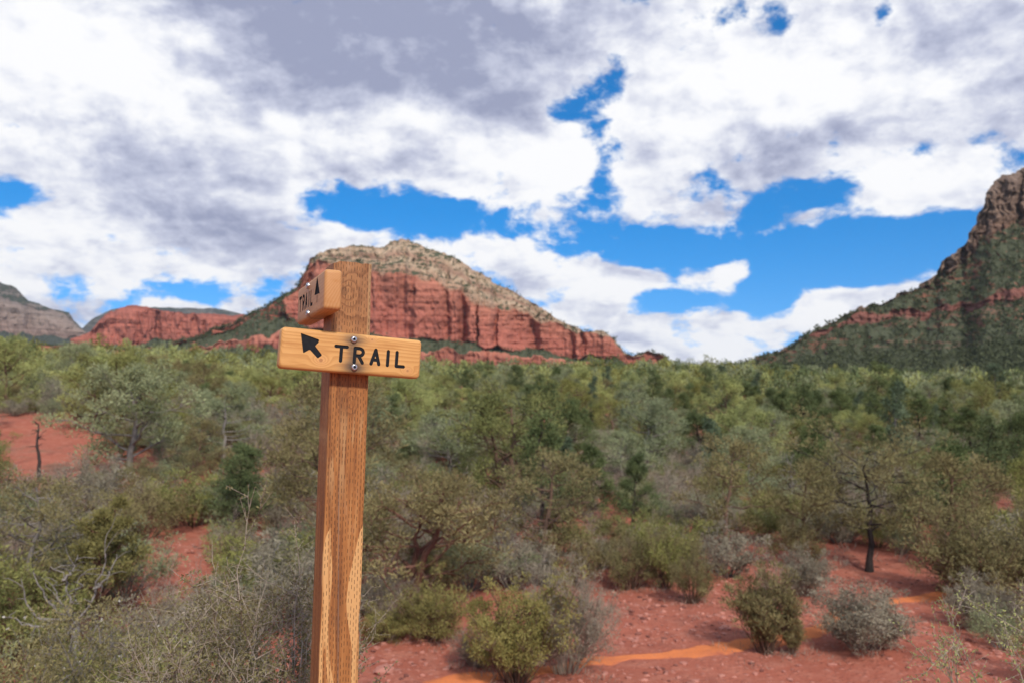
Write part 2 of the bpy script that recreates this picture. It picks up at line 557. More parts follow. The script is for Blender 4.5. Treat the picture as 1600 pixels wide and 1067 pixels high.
def loft(name, mt, D, cols, spec, n_u=520, rough=1.0, seed=0, scrub=0, scrub_size=3.0, rel_wl=38.0, crest_jag=1.0, back=1.2, cap_from=None, crag=0.0):
    """cols: rows of (u, v_crest, v_1 ... v_k), photo pixels of the layer lines at distance D;
       spec: per layer (rows, run per unit of drop, relief metres, veg)"""
    cols = np.array(cols, float)
    U = np.linspace(cols[0, 0], cols[-1, 0], n_u)
    L = [np.interp(U, cols[:, 0], cols[:, k]) for k in range(1, cols.shape[1])]
    amp = np.clip((L[-1] - L[0]) / 60.0, 0.05, 1)
    jag = (fbm(U / 26, U * 0, seed + 1, 5, 0.6) * 7.0 + np.abs(fbm(U / 9, U * 0 + 5, seed + 2, 4, 0.6)) * -4.0) * crest_jag * amp
    L[0] = L[0] + jag * 0.8
    for k in range(1, len(L)):
        L[k] = L[k] + fbm(U / 20, U * 0 + 9 * k, seed + 4 + k, 4, 0.55) * 10.0 * amp
        L[k] = np.maximum(L[k], L[k - 1] + 0.3)
    Dd = D if callable(D) else (lambda u: np.full_like(u, D))
    Y0 = Dd(U)
    U0 = U
    rows, strata, veg, gul, rel_w = [], [], [], [], []
    Y = Y0.copy()
    px = Y0 / F
    def relief(v, k):
        U = U0 + 34 * fbm(U0 / 95, U0 * 0 + 3, seed + 140, 2)
        a = rel_wl
        q = fbm(U / a, v / (a * 6) + k * 0.2, seed + 40, 5, 0.55)
        rid = 0.5 - np.abs(fbm(U / (a * 0.8), v / (a * 9), seed + 60, 4, 0.5)) * 2.2      # sharp clefts between rounded buttresses
        fine = fbm(U / 5.0, v / 9.0, seed + 80, 3, 0.6)
        if spec[k][2] > 40:                                                                    # massive rounded buttresses
            q = fbm(U / a, v / (a * 6), seed + 40, 3, 0.42)
            fine = fine * 0.28
        if spec[k][3] > 0.3:
            rid = rid * 0.0                                                                      # wooded slopes have no clefts
        return q * 1.3 - np.maximum(rid - 0.15, 0) * 1.6 + fine * 0.35, np.clip((rid - 0.22) * 3, 0, 1)
    for k, (nr, run, rel, vg) in enumerate(spec):
        v0, v1 = L[k], L[k + 1]
        for j in range(nr + (1 if k == len(spec) - 1 else 0)):
            tt = j / nr
            v = v0 + (v1 - v0) * tt
            y = Y - run * (v - v0) * px
            rl, gl = relief(v, k)
            mul = np.clip((v1 - v0) / (50.0 if rel > 20 else 12.0), 0, 1)
            prev = spec[k - 1][2] if k else rel * 0.3
            rr_ = rel if tt > 0.25 else prev + (rel - prev) * tt / 0.25
            y2 = y - rl * rr_ * mul * rough
            steps = fbm(U / 60.0, v / 3.0, seed + 90, 3, 0.6) * np.minimum(rr_, 14) * 0.20                  # ledges
            hj = crag * amp * (fbm(U / 34, v / 13, seed + 110, 4, 0.6) * 1.4 + fbm(U / 9, v / 6, seed + 120, 2, 0.6) * 0.5)
            rows.append(ray(U + hj, v) * (y2 - steps * rough)[:, None])
            sv = np.full(n_u, k + min(tt, 0.999))
            vv = np.full(n_u, float(vg))
            if cap_from and k == 0:                                                             # the pale cap rock has worn away at this end
                wv = 1 - sst(cap_from[0], cap_from[1], U + 14 * fbm(U / 12, v / 8, seed + 130, 3))
                sv = np.maximum(sv, 1.12 * wv)
                vv = vv + 0.55 * (1 - sst(cap_from[0] - 30, cap_from[0] + 2, U))
            if cap_from and k == 1:
                vv = vv + 0.75 * (1 - sst(cap_from[0] - 40, cap_from[0] - 5, U))
            strata.append(sv)
            veg.append(vv)
            gul.append(gl * (sst(0.1, 0.9, tt) if vg < 0 else 0.0))
        Y = Y - run * (v1 - v0) * px
    foot = rows[-1]
    for q in (0.5, 1.0):                                                                    # run the foot under the ground
        f2 = foot.copy()
        f2[:, 2] = foot[:, 2] * (1 - q) + (-25) * q
        f2[:, 1] -= 120 * q
        rows.append(f2)
        strata.append(np.full(n_u, len(spec) - 0.01)); veg.append(np.full(n_u, 0.8)); gul.append(np.zeros(n_u))
    crest = rows[0]
    for q in np.linspace(0.12, 1.0, 9):                                                    # the far side
        b = crest.copy()
        h = crest[:, 2] + 25
        b[:, 2] = crest[:, 2] - h * (q ** 1.3) + h * 0.06 * fbm(U / 30, U * 0 + q * 5, seed + 7, 3)
        b[:, :2] *= (1 + (back * h * q + 30 * q) / crest[:, 1])[:, None]
        rows.insert(0, b)
        strata.insert(0, np.full(n_u, 0.0)); veg.insert(0, np.full(n_u, 0.4)); gul.insert(0, np.zeros(n_u))
    V = np.stack(rows, 0)
    nr = len(rows)
    i = np.arange(nr - 1)[:, None] * n_u
    j = np.arange(n_u - 1)[None, :]
    a = i + j
    Q = np.stack([a, a + n_u, a + n_u + 1, a + 1], -1).reshape(-1, 4)
    me = mk_mesh(name, V, Q, [mt], True, strata=np.stack(strata).ravel(), veg=np.stack(veg).ravel(), gully=np.stack(gul).ravel())
    link(name, me, kind='structure')
    if scrub:
        rng = np.random.default_rng(seed + 5)
        vg = np.stack(veg)[9:-2]
        W = V[9:-2]
        a_, b_ = W[:-1, :-1], W[1:, 1:]
        cellh = np.abs(a_[..., 2] - b_[..., 2]) + np.abs(a_[..., 1] - b_[..., 1]) * 0.3
        prob = (np.clip(vg[:-1, :-1], 0, 1) ** 1.4 * cellh).ravel()
        idx = rng.choice(prob.size, scrub, p=prob / prob.sum())
        ii, jj = np.unravel_index(idx, a_.shape[:2])
        f1, f2 = rng.random((2, scrub, 1))
        pts = W[ii, jj] * (1 - f1) * (1 - f2) + W[ii + 1, jj] * f1 * (1 - f2) + W[ii, jj + 1] * (1 - f1) * f2 + W[ii + 1, jj + 1] * f1 * f2
        SCRUB.append((pts, scrub_size * rng.uniform(0.5, 1.3, scrub)))


RED, RED2, DKRED = (0.43, 0.142, 0.098), (0.50, 0.190, 0.125), (0.31, 0.105, 0.078)
CREAM, TAN = (0.50, 0.365, 0.245), (0.40, 0.235, 0.155)
SOIL = (0.30, 0.10, 0.065)

# central butte: cream cap, red wall, wooded bench, low red ledge, wooded foot
butte = [
    (120, 553, 553.5, 554, 554.5, 556, 566), (200, 546, 546.5, 547, 549, 553, 570), (260, 537, 537.5, 538, 546, 553, 574), (300, 528, 529, 531, 543, 552, 578), (345, 512, 513, 516, 537, 550, 580), (400, 489, 490, 495, 528, 545, 584),
    (440, 466, 468, 484, 522, 545, 588), (466, 447, 452, 500, 522, 546, 590), (482, 408, 420, 508, 523, 548, 590), (500, 396, 414, 512, 526, 552, 592), (520, 391, 426, 515, 528, 556, 592), (560, 386, 440, 520, 532, 560, 594),
    (600, 386, 444, 525, 540, 565, 594), (606, 379, 445, 525, 541, 566, 594), (625, 375, 446, 528, 543, 568, 594), (642, 380, 448, 531, 545, 570, 594), (660, 389, 452, 533, 547, 571, 594), (695, 396, 468, 536, 548, 572, 594),
    (722, 410, 478, 538, 550, 574, 594), (750, 427, 488, 540, 552, 576, 594), (785, 448, 496, 544, 555, 577, 594), (820, 469, 502, 547, 558, 578, 594), (850, 489, 509, 549, 561, 579, 594), (880, 503, 514, 554, 563, 580, 594),
    (905, 513, 518, 557, 565, 580, 594), (925, 521, 523, 559, 567, 580, 594), (945, 519, 521, 560, 567, 580, 594), (957, 527, 529, 562, 568, 580, 594), (974, 549, 550, 563, 569, 580, 594), (990, 556, 557, 567, 571, 580, 594),
    (1003, 550, 551, 568, 572, 580, 594), (1014, 546, 547, 569, 573, 580, 594), (1030, 553, 554, 572, 575, 581, 595), (1042, 560, 561, 574, 577, 584, 596), (1050, 577, 578, 580, 582, 586, 596), (1075, 590, 591, 592, 593, 594, 598)]
butte = [(u, a, b - 0.24 * (b - a), *rest) for u, a, b, *rest in butte]
MB = m_rock('butte_rock', [(0, (0.37, 0.25, 0.17)), (0.2, CREAM), (0.42, (0.34, 0.20, 0.135)), (0.6, CREAM), (0.92, TAN), (1.0, (0.40, 0.16, 0.10)), (1.06, RED2), (1.6, RED), (2.05, RED), (2.3, SOIL), (3.0, RED2), (3.8, DKRED), (4.1, SOIL), (5.0, SOIL)], band=0.55)
loft('butte', MB, 1350, butte, [(30, 1.10, 20, 0.30), (44, 0.24, 46, -0.34), (10, 1.7, 4, 0.58), (16, 0.35, 12, -0.10), (14, 2.6, 4, 0.80)],
     n_u=760, seed=11, scrub=3400, scrub_size=4.0, rel_wl=56.0, crag=3.0, cap_from=(478, 506))

right = [
    (1075, 592, 593, 594, 595, 597, 604), (1110, 579, 580, 581, 582, 586, 606), (1150, 571, 572, 573, 574, 580, 608), (1200, 553, 555, 556, 558, 570, 612), (1230, 541, 543, 545, 548, 566, 614), (1270, 517, 519, 521, 528, 560, 616), (1300, 503, 504, 506, 519, 556, 618),
    (1340, 485, 486, 493, 509, 552, 620), (1380, 470, 472, 490, 504, 550, 622), (1410, 458, 461, 487, 501, 548, 624), (1440, 445, 450, 484, 498, 546, 624), (1463, 433, 446, 480, 494, 545, 626), (1470, 414, 436, 479, 492, 544, 626),
    (1490, 400, 424, 477, 491, 543, 626), (1510, 376, 410, 474, 490, 541, 626), (1521, 361, 398, 473, 488, 540, 626), (1528, 338, 385, 471, 484, 540, 626), (1540, 305, 372, 466, 480, 538, 626), (1556, 284, 362, 460, 478, 536, 626), (1580, 268, 350, 456, 472, 534, 626),
    (1600, 265, 345, 452, 468, 532, 626), (1650, 258, 340, 448, 464, 530, 626), (1730, 285, 350, 450, 466, 530, 628), (1820, 340, 380, 460, 476, 535, 630), (1950, 430, 450, 490, 500, 550, 640), (2100, 560, 565, 575, 580, 600, 650)]
MR = m_rock('ridge_rock', [(0, (0.23, 0.165, 0.125)), (0.9, (0.21, 0.13, 0.09)), (1.05, (0.20, 0.095, 0.06)), (1.6, (0.30, 0.11, 0.065)), (1.95, (0.20, 0.09, 0.06)), (2.05, (0.23, 0.095, 0.072)), (2.9, (0.23, 0.095, 0.072)), (3.1, (0.17, 0.095, 0.065)), (3.5, (0.27, 0.10, 0.065)), (3.8, (0.15, 0.10, 0.068)), (5.0, (0.15, 0.10, 0.068))], scale=0.75)
loft('hill', MR, lambda u: np.interp(u, [1075, 1300, 1600, 2100], [900, 950, 1000, 1000]), right,
     [(40, 0.34, 20, -0.02), (34, 1.3, 5, 0.52), (12, 0.25, 8, -0.12), (26, 1.7, 4, 0.46), (24, 2.7, 3, 0.70)],
     n_u=620, seed=51, scrub=11000, scrub_size=3.9, rel_wl=30.0, crest_jag=1.4, crag=7.0)

mesa = [(110, 530, 531, 545, 556), (140, 519, 522, 545, 556), (165, 491, 496, 543, 556), (185, 484, 487, 541, 556), (205, 480, 484, 536, 556), (230, 483, 487, 534, 557), (262, 486, 490, 533, 558), (290, 490, 494, 533, 560),
        (330, 492, 497, 532, 562), (380, 495, 500, 530, 564), (420, 500, 505, 530, 566), (480, 520, 523, 535, 568)]
MM = m_rock('mesa_rock', [(0, DKRED), (1, RED), (2, RED), (2.2, SOIL), (3, SOIL)], scale=1.7)
loft('mesa', MM, 2300, mesa, [(6, 1.0, 5, 0.0), (30, 0.18, 34, -0.35), (12, 2.0, 6, 0.8)], n_u=380, seed=91, scrub=900, scrub_size=6.0, crest_jag=0.7, crag=2.0)

cliffs = [(-260, 430, 470, 480, 520, 556), (-120, 425, 462, 478, 520, 556), (-40, 434, 464, 476, 520, 554), (0, 441, 468, 478, 519, 552), (20, 446, 470, 480, 519, 552), (45, 470, 480, 486, 520, 552), (75, 480, 488, 493, 522, 552), (104, 490, 498, 503, 524, 552),
          (116, 504, 508, 511, 526, 552), (132, 517, 519, 521, 530, 552), (150, 530, 531, 532, 536, 552), (175, 545, 546, 547, 548, 553)]
MC = m_rock('pale_cliff_rock', [(0, (0.12, 0.11, 0.10)), (1, (0.22, 0.175, 0.15)), (2, (0.30, 0.225, 0.185)), (3, (0.25, 0.165, 0.13)), (4, SOIL)], scale=2.4, veg_col=((0.035, 0.043, 0.034), (0.07, 0.08, 0.06)))
loft('pale_cliffs', MC, 3600, cliffs, [(14, 0.8, 14, 0.5), (8, 0.5, 10, 0.2), (24, 0.22, 40, -0.25), (12, 2.0, 10, 0.75)], n_u=330, seed=131, crest_jag=0.6, crag=3.0)

far = [(90, 540, 541, 553), (128, 514, 515, 552), (142, 500, 503, 552), (160, 490, 494, 552), (182, 483, 488, 552), (240, 481, 486, 552), (300, 482, 487, 552), (345, 484, 489, 552), (372, 490, 495, 552), (400, 500, 504, 553), (470, 530, 532, 555)]
MF = m_rock('far_mesa_rock', [(0, (0.10, 0.10, 0.09)), (1, (0.13, 0.12, 0.10)), (2, (0.12, 0.11, 0.09))], scale=4.0, veg_col=((0.035, 0.045, 0.036), (0.06, 0.07, 0.055)))
loft('far_mesa', MF, 6500, far, [(6, 0.7, 12, 0.5), (20, 0.7, 60, 0.45)], n_u=220, seed=171, crest_jag=0.35)

ledge = [(-120, 530, 533, 552, 562), (-40, 533, 536, 553, 563), (20, 536, 538, 553, 563), (80, 539, 541, 555, 564), (140, 542, 544, 557, 566), (190, 545, 547, 559, 568), (230, 556, 557, 562, 570), (290, 566, 567, 568, 574)]
ML = m_rock('ledge_rock', [(0, SOIL), (1, RED2), (2, DKRED), (3, SOIL)], scale=0.6)
loft('red_ledge', ML, 760, ledge, [(4, 1.5, 2, 0.45), (12, 0.6, 5, -0.1), (8, 2.0, 2, 0.6)], n_u=300, seed=191, scrub=900, scrub_size=2.6, crest_jag=0.5)


# ------------------------------------------------------------------ vegetation builders
class Acc:
    def __init__(s):
        s.V, s.Q, s.T, s.n = [], [], [], 0

    def add(s, V, Q, T):
        s.V.append(V)
        s.Q.append(Q + s.n)
        s.T.append(T)
        s.n += len(V)

    def tube(s, P, R, sides=5, tint=0.5):
        P = np.asarray(P, float)
        R = np.asarray(R, float)
        T = np.gradient(P, axis=0)
        T /= np.linalg.norm(T, axis=1)[:, None] + 1e-9
        ref = np.where(np.abs(T[:, 2:3]) > 0.9, np.array([[1.0, 0, 0]]), np.array([[0, 0, 1.0]]))
        A = np.cross(T, ref)
        A /= np.linalg.norm(A, axis=1)[:, None] + 1e-9
        B = np.cross(T, A)
        th = np.arange(sides) * 2 * math.pi / sides
        V = P[:, None, :] + R[:, None, None] * (np.cos(th)[None, :, None] * A[:, None, :] + np.sin(th)[None, :, None] * B[:, None, :])
        n = len(P)
        i = np.arange(n - 1)[:, None] * sides
        j = np.arange(sides)[None, :]
        a, b = i + j, i + (j + 1) % sides
        Q = np.stack([a, b, b + sides, a + sides], -1).reshape(-1, 4)
        s.add(V.reshape(-1, 3), Q, np.full(n * sides, tint))

    def leaves(s, C, D, Ln, W, rng, tint):
        C, D = np.asarray(C, float), np.asarray(D, float)
        D = D / (np.linalg.norm(D, axis=1)[:, None] + 1e-9)
        S = np.cross(D, rng.normal(size=D.shape))
        S /= np.linalg.norm(S, axis=1)[:, None] + 1e-9
        Ln = np.broadcast_to(Ln, (len(C),))[:, None]
        W = np.broadcast_to(W, (len(C),))[:, None]
        mid = C + D * Ln * 0.55
        V = np.stack([C, mid + S * W * 0.5, C + D * Ln, mid - S * W * 0.5], 1).reshape(-1, 3)
        Q = np.arange(len(C) * 4).reshape(-1, 4)
        s.add(V, Q, np.repeat(np.broadcast_to(tint, (len(C),)), 4))

    def mesh(s, name, m, smooth=False):
        return mk_mesh(name, np.concatenate(s.V), np.concatenate(s.Q), [m], smooth, tint=np.concatenate(s.T))

    def arrays(s):
        return np.concatenate(s.V), np.concatenate(s.Q), np.concatenate(s.T)


def m_leaf(name, lo, hi, alt, trans=0.22):
    m, t = mat(name)
    ti = t.attr('tint')
    rnd = t.new('ShaderNodeObjectInfo').outputs['Random']
    c = t.mix(ti, lo, hi)
    c = t.mix(t.m('MULTIPLY', rnd, 0.55), c, alt)
    a = t.new('ShaderNodeBsdfDiffuse')
    t.put(a.inputs[0], c)
    b = t.new('ShaderNodeBsdfTranslucent')
    t.put(b.inputs[0], c)
    x = t.new('ShaderNodeMixShader')
    x.inputs[0].default_value = trans
    t.t.links.new(a.outputs[0], x.inputs[1])
    t.t.links.new(b.outputs[0], x.inputs[2])
    t.t.links.new(x.outputs[0], t.out.inputs[0])
    return m


def m_bark(name, lo, hi):
    m, t = mat(name)
    p = opos(t)
    x, y, z = t.xyz(p)
    n = t.noise(t.comb(t.m('MULTIPLY', x, 30), t.m('MULTIPLY', y, 30), t.m('MULTIPLY', z, 5)), 1.0, 5, 0.65)
    c = t.mix(t.step(n, 0.3, 0.7), lo, hi)
    c = t.mix(t.m('MULTIPLY', t.attr('tint'), 0.4), c, hi)
    finish(t, c, 0.9, n, 0.6, 0.02, spec=0.15)
    return m


LEAF = {
    'juniper': m_leaf('juniper_green', (0.137, 0.140, 0.043), (0.322, 0.313, 0.101), (0.178, 0.196, 0.083)),
    'grey': m_leaf('grey_green', (0.176, 0.195, 0.098), (0.365, 0.387, 0.208), (0.201, 0.232, 0.136)),
    'dark': m_leaf('dark_green', (0.074, 0.101, 0.040), (0.202, 0.239, 0.093), (0.110, 0.137, 0.069)),
    'olive': m_leaf('olive_brown', (0.150, 0.124, 0.058), (0.313, 0.261, 0.120), (0.172, 0.164, 0.077)),
    'sage': m_leaf('sage_grey', (0.187, 0.163, 0.114), (0.379, 0.331, 0.239), (0.227, 0.206, 0.149)),
    'blue': m_leaf('blue_green', (0.081, 0.112, 0.066), (0.186, 0.232, 0.136), (0.094, 0.131, 0.083)),
    'yellow': m_leaf('yellow_green', (0.153, 0.140, 0.045), (0.367, 0.324, 0.110), (0.193, 0.174, 0.073)),
    'light': m_leaf('light_green', (0.227, 0.247, 0.086), (0.480, 0.488, 0.178), (0.253, 0.286, 0.125)),
    'dry': m_leaf('dry_twig', (0.204, 0.151, 0.114), (0.409, 0.315, 0.244), (0.250, 0.194, 0.162)),
    'flower': m_leaf('pale_blossom', (0.50, 0.47, 0.38), (0.75, 0.72, 0.62), (0.55, 0.5, 0.45)),
}
BARK = {
    'brown': m_bark('brown_bark', (0.075, 0.042, 0.028), (0.19, 0.12, 0.085)),
    'dark': m_bark('dark_bark', (0.022, 0.017, 0.014), (0.06, 0.045, 0.036)),
    'grey': m_bark('grey_bark', (0.11, 0.095, 0.085), (0.27, 0.24, 0.21)),
    'red': m_bark('reddish_bark', (0.10, 0.04, 0.026), (0.22, 0.11, 0.08)),
    'dead': m_bark('weathered_deadwood', (0.24, 0.20, 0.175), (0.47, 0.42, 0.37)),
    'twig': m_bark('pale_twig_bark', (0.18, 0.138, 0.102), (0.41, 0.34, 0.265)),
    'burnt': m_bark('charred_bark', (0.02, 0.017, 0.016), (0.065, 0.05, 0.045)),
}


def bend(rng, a, b, n=5, sag=0.0, wig=0.06):
    a, b = np.asarray(a, float), np.asarray(b, float)
    L = np.linalg.norm(b - a)
    t = np.linspace(0, 1, n)[:, None]
    P = a + (b - a) * t
    P[:, 2] += sag * L * (np.sin(t[:, 0] * math.pi))
    W = rng.normal(size=(n, 3)) * wig * L
    W[0] = 0
    return P + W * t


def clump(ac, rng, c, rad, n, ln, w, up=0.5, flat=0.75, tint=0.5, spread=0.25):
    d = rng.normal(size=(n, 3))
    d /= np.linalg.norm(d, axis=1)[:, None]
    q = d * (rad * rng.random((n, 1)) ** 0.55)
    q[:, 2] *= flat
    D = d + np.array([0, 0, up]) + rng.normal(size=(n, 3)) * 0.5
    ac.leaves(np.asarray(c) + q, D, ln * rng.uniform(0.6, 1.4, n), w * rng.uniform(0.7, 1.3, n), rng,
              np.clip(tint + rng.normal(size=n) * spread, 0, 1))


ENV = {
    'round': lambda f: 0.55 + 0.75 * math.sin(math.pi * min(max(f, 0.0), 1.0) ** 0.8) - 0.25 * f,
    'cone': lambda f: 1.12 - 0.95 * f,
    'narrow': lambda f: 1.0 - 0.75 * f,
    'top': lambda f: 0.45 + 0.7 * f * (1.35 - f) * 1.6,
}


def tree_parts(seed, h=4.0, width=3.4, env='round', low=0.12, limbs=16, sub=4, leaves=70, ln=0.16, w=0.05, rc=0.36, trunk_r=0.11, lean=0.1,
               up=0.5, flat=0.75, rise=(0.1, 0.75), forks=1, twigs=1.0):
    rng = np.random.default_rng(seed)
    tr, cr = Acc(), Acc()
    tops = []
    for f in range(forks):
        a = rng.uniform(0, 6.28)
        off = (0.0 if forks == 1 else 0.20 * h) * np.array([math.cos(a), math.sin(a), 0])
        top = np.array([rng.normal() * lean * h, rng.normal() * lean * h, h * rng.uniform(0.86, 0.94)]) + off
        P = bend(rng, [0, 0, -0.08], top, 9, 0, 0.03)
        tr.tube(P, np.linspace(1, 0.16, 9) * trunk_r * (1 if f == 0 else 0.75) * np.where(np.arange(9) == 0, 1.35, 1), 7, rng.random())
        tops.append(P)
        clump(cr, rng, P[-1], rc * 0.8, int(leaves), ln, w, up, 1.1, rng.random())
        clump(cr, rng, P[-2], rc * 0.9, int(leaves), ln, w, up, 1.0, rng.random())
    for i in range(limbs):
        P = tops[i % forks]
        f = low + (0.96 - low) * (i + rng.random()) / limbs
        k = f * 8
        i0 = int(min(k, 7))
        base = P[i0] + (P[i0 + 1] - P[i0]) * (k - i0)
        az = i * 2.4 + rng.normal() * 0.5
        L = width * 0.5 * ENV[env]((f - low) / (1 - low)) * rng.uniform(0.68, 1.15)
        e = rng.uniform(*rise)
        tip = base + L * np.array([math.cos(az) * math.cos(e), math.sin(az) * math.cos(e), math.sin(e)])
        tip[2] = max(tip[2], rc * 0.5)
        B = bend(rng, base, tip, 6, -0.06, 0.05)
        r0 = trunk_r * 0.42 * (1 - 0.55 * f)
        tr.tube(B, np.linspace(1, 0.2, 6) * r0, 5, rng.random())
        ct = rng.random()
        clump(cr, rng, B[-1], rc * rng.uniform(0.7, 1.1), leaves, ln, w, up, flat, ct)
        for j in range(sub):
            q = rng.uniform(0.35, 0.95)
            b0 = B[int(q * 5)]
            dv = (tip - base) / (np.linalg.norm(tip - base) + 1e-6) + rng.normal(size=3) * 0.75 + np.array([0, 0, 0.25])
            b1 = b0 + dv / np.linalg.norm(dv) * L * rng.uniform(0.25, 0.5)
            b1[2] = max(b1[2], rc * 0.3)
            S = bend(rng, b0, b1, 4, 0, 0.06)
            tr.tube(S, np.linspace(1, 0.25, 4) * r0 * 0.42, 4, rng.random())
            clump(cr, rng, b1, rc * rng.uniform(0.55, 1.0), int(leaves * rng.uniform(0.6, 1.1)), ln, w, up, flat, np.clip(ct + rng.normal() * 0.2, 0, 1))
    return tr, cr


def shrub_parts(seed, h=1.0, width=1.4, stems=16, sub=5, leaves=40, ln=0.09, w=0.03, rc=0.17, stem_r=0.014, up=0.4, upright=0.5, twiglets=0, base_r=0.1):
    rng = np.random.default_rng(seed)
    st, fo = Acc(), Acc()
    for i in range(stems):
        az = i * 2.4 + rng.normal() * 0.4
        ro = math.sqrt((i + 0.5) / stems)
        e = math.radians(90) - ro * (1.15 - 0.6 * upright) + rng.normal() * 0.1
        L = math.hypot(math.cos(e) * width * 0.5, math.sin(e) * h) * rng.uniform(0.58, 1.12) * (1 + 0.16 * math.sin(2 * az + seed) + 0.12 * math.sin(3 * az + 2 * seed))
        d = np.array([math.cos(az) * math.cos(e), math.sin(az) * math.cos(e), max(math.sin(e), 0.12)])
        b = np.array([math.cos(az), math.sin(az), 0]) * ro * base_r * width
        b[2] = -0.04
        B = bend(rng, b, b + d * L, 6, 0.03, 0.05)
        st.tube(B, np.linspace(1, 0.22, 6) * stem_r * rng.uniform(0.7, 1.3), 4, rng.random())
        ct = rng.random()
        if leaves:
            clump(fo, rng, B[-1], rc * rng.uniform(0.7, 1.1), leaves, ln, w, up, 0.9, ct)
        for j in range(sub):
            b0 = B[rng.integers(2, 6)]
            dv = d + rng.normal(size=3) * 0.7 + np.array([0, 0, 0.2 + upright * 0.5])
            b1 = b0 + dv / np.linalg.norm(dv) * L * rng.uniform(0.18, 0.42)
            b1[2] = max(b1[2], 0.04)
            S = bend(rng, b0, b1, 4, 0, 0.07)
            st.tube(S, np.linspace(1, 0.25, 4) * stem_r * 0.5, 3, rng.random())
            if leaves:
                clump(fo, rng, b1, rc * rng.uniform(0.5, 1.0), int(leaves * rng.uniform(0.5, 1.0)), ln, w, up, 0.9, np.clip(ct + rng.normal() * 0.2, 0, 1))
            for k in range(twiglets):
                c0 = S[rng.integers(1, 4)]
                dv2 = dv / np.linalg.norm(dv) + rng.normal(size=3) * 0.6
                c1 = c0 + dv2 / np.linalg.norm(dv2) * L * rng.uniform(0.08, 0.2)
                st.tube(np.stack([c0, (c0 + c1) / 2 + rng.normal(size=3) * 0.01 * L, c1]), np.array([0.3, 0.2, 0.1]) * stem_r, 3, rng.random())
    return st, fo


# prototypes: (kind, trunk mesh, crown mesh, height)
PROTO = {}


def proto(key, name, parts, bark, leaf, h, leaves_name='crown', stem_name='trunk'):
    a, b = parts
    PROTO[key] = (name, stem_name, a.mesh(name + '_' + stem_name, BARK[bark], True), leaves_name, b.mesh(name + '_' + leaves_name, LEAF[leaf]) if b.n else None, h)


for i in range(3):
    proto(f'jun{i}', 'juniper_tree', tree_parts(100 + i, 3.6, 3.4, 'round', 0.10, 18, 5, 96, 0.125, 0.031, 0.34, 0.12, 0.08, forks=1 + i % 2), 'brown', 'juniper', 3.6)
    proto(f'grey{i}', 'pinyon_tree', tree_parts(120 + i, 3.8, 3.2, 'round', 0.10, 18, 5, 102, 0.125, 0.031, 0.34, 0.11, 0.06), 'grey', 'grey', 3.8)
    proto(f'dark{i}', 'pinyon_tree', tree_parts(140 + i, 4.2, 3.1, 'cone', 0.12, 20, 5, 96, 0.125, 0.031, 0.33, 0.11, 0.05), 'dark', 'dark', 4.2)
    proto(f'oli{i}', 'juniper_tree', tree_parts(160 + i, 3.4, 3.0, 'round', 0.16, 17, 4, 78, 0.12, 0.028, 0.32, 0.10, 0.09), 'brown', 'olive', 3.4)
    proto(f'lit{i}', 'pinyon_tree', tree_parts(180 + i, 3.6, 3.3, 'round', 0.08, 18, 5, 99, 0.13, 0.034, 0.36, 0.11, 0.06), 'brown', 'light', 3.6)
for i in range(2):
    proto(f'pine{i}', 'pine_tree', tree_parts(200 + i, 4.6, 2.5, 'cone', 0.22, 22, 4, 36, 0.18, 0.035, 0.27, 0.085, 0.03, rise=(-0.15, 0.35), flat=0.5), 'dark', 'dark', 4.6)
    proto(f'cyp{i}', 'cypress_tree', tree_parts(220 + i, 4.4, 1.9, 'narrow', 0.06, 24, 4, 48, 0.15, 0.04, 0.27, 0.09, 0.03, rise=(0.3, 0.9)), 'grey', 'blue', 4.4)
for i in range(3):
    proto(f'sh{i}', 'shrub', shrub_parts(300 + i, 1.1, 1.7, 20, 5, 56, 0.075, 0.018, 0.19), 'grey', 'grey', 1.1, 'foliage', 'stems')
    proto(f'so{i}', 'shrub', shrub_parts(320 + i, 1.2, 1.6, 20, 5, 56, 0.075, 0.017, 0.18), 'brown', 'olive', 1.2, 'foliage', 'stems')
    proto(f'ss{i}', 'sagebrush', shrub_parts(340 + i, 0.85, 1.4, 22, 5, 56, 0.07, 0.015, 0.15), 'grey', 'sage', 0.85, 'foliage', 'stems')
    proto(f'sg{i}', 'shrub', shrub_parts(360 + i, 1.2, 1.8, 20, 5, 60, 0.08, 0.020, 0.20), 'brown', 'juniper', 1.2, 'foliage', 'stems')
for i in range(2):
    proto(f'bare{i}', 'bare_shrub', shrub_parts(380 + i, 1.3, 1.7, 24, 8, 14, 0.12, 0.008, 0.16, 0.013, twiglets=5), 'twig', 'dry', 1.3, 'foliage', 'stems')

random.seed(7)


def plant(key, x, y, h, label, cat, group=None, rot=None, wide=1.0, sink=0.0):
    name, sn, sm, ln_, lm, ph = PROTO[key]
    s = h / ph
    e = bpy.data.objects.new(name, None)
    COL.objects.link(e)
    e.empty_display_size = 0.2
    e.location = (x, y, float(gz(x, y)) - sink)
    e.rotation_euler = (0, 0, random.uniform(0, 6.28) if rot is None else rot)
    e.scale = (s * wide, s * wide, s)
    e['label'], e['category'] = label, cat
    if group:
        e['proto'] = key
    if group:
        e['group'] = group
    a = bpy.data.objects.new(sn, sm)
    COL.objects.link(a)
    a.parent = e
    if lm is not None:
        b = bpy.data.objects.new(ln_, lm)
        COL.objects.link(b)
        b.parent = e
    return e


def at(u, v):
    return hit(u, v)


def hpx(p, px):
    """metres that PX photo pixels span at the distance of point p"""
    return px * float((np.asarray(p) @ CW)[1]) / F


NAMED = []      # (u, v, px height, keep-clear radius)


def named(key, u, v, px, label, cat, wide=1.0, rot=None):
    p = at(u, v)
    NAMED.append((p[0], p[1], hpx(p, px) * 0.45 * wide))
    return plant(key, p[0], p[1], hpx(p, px), label, cat, rot=rot, wide=wide)


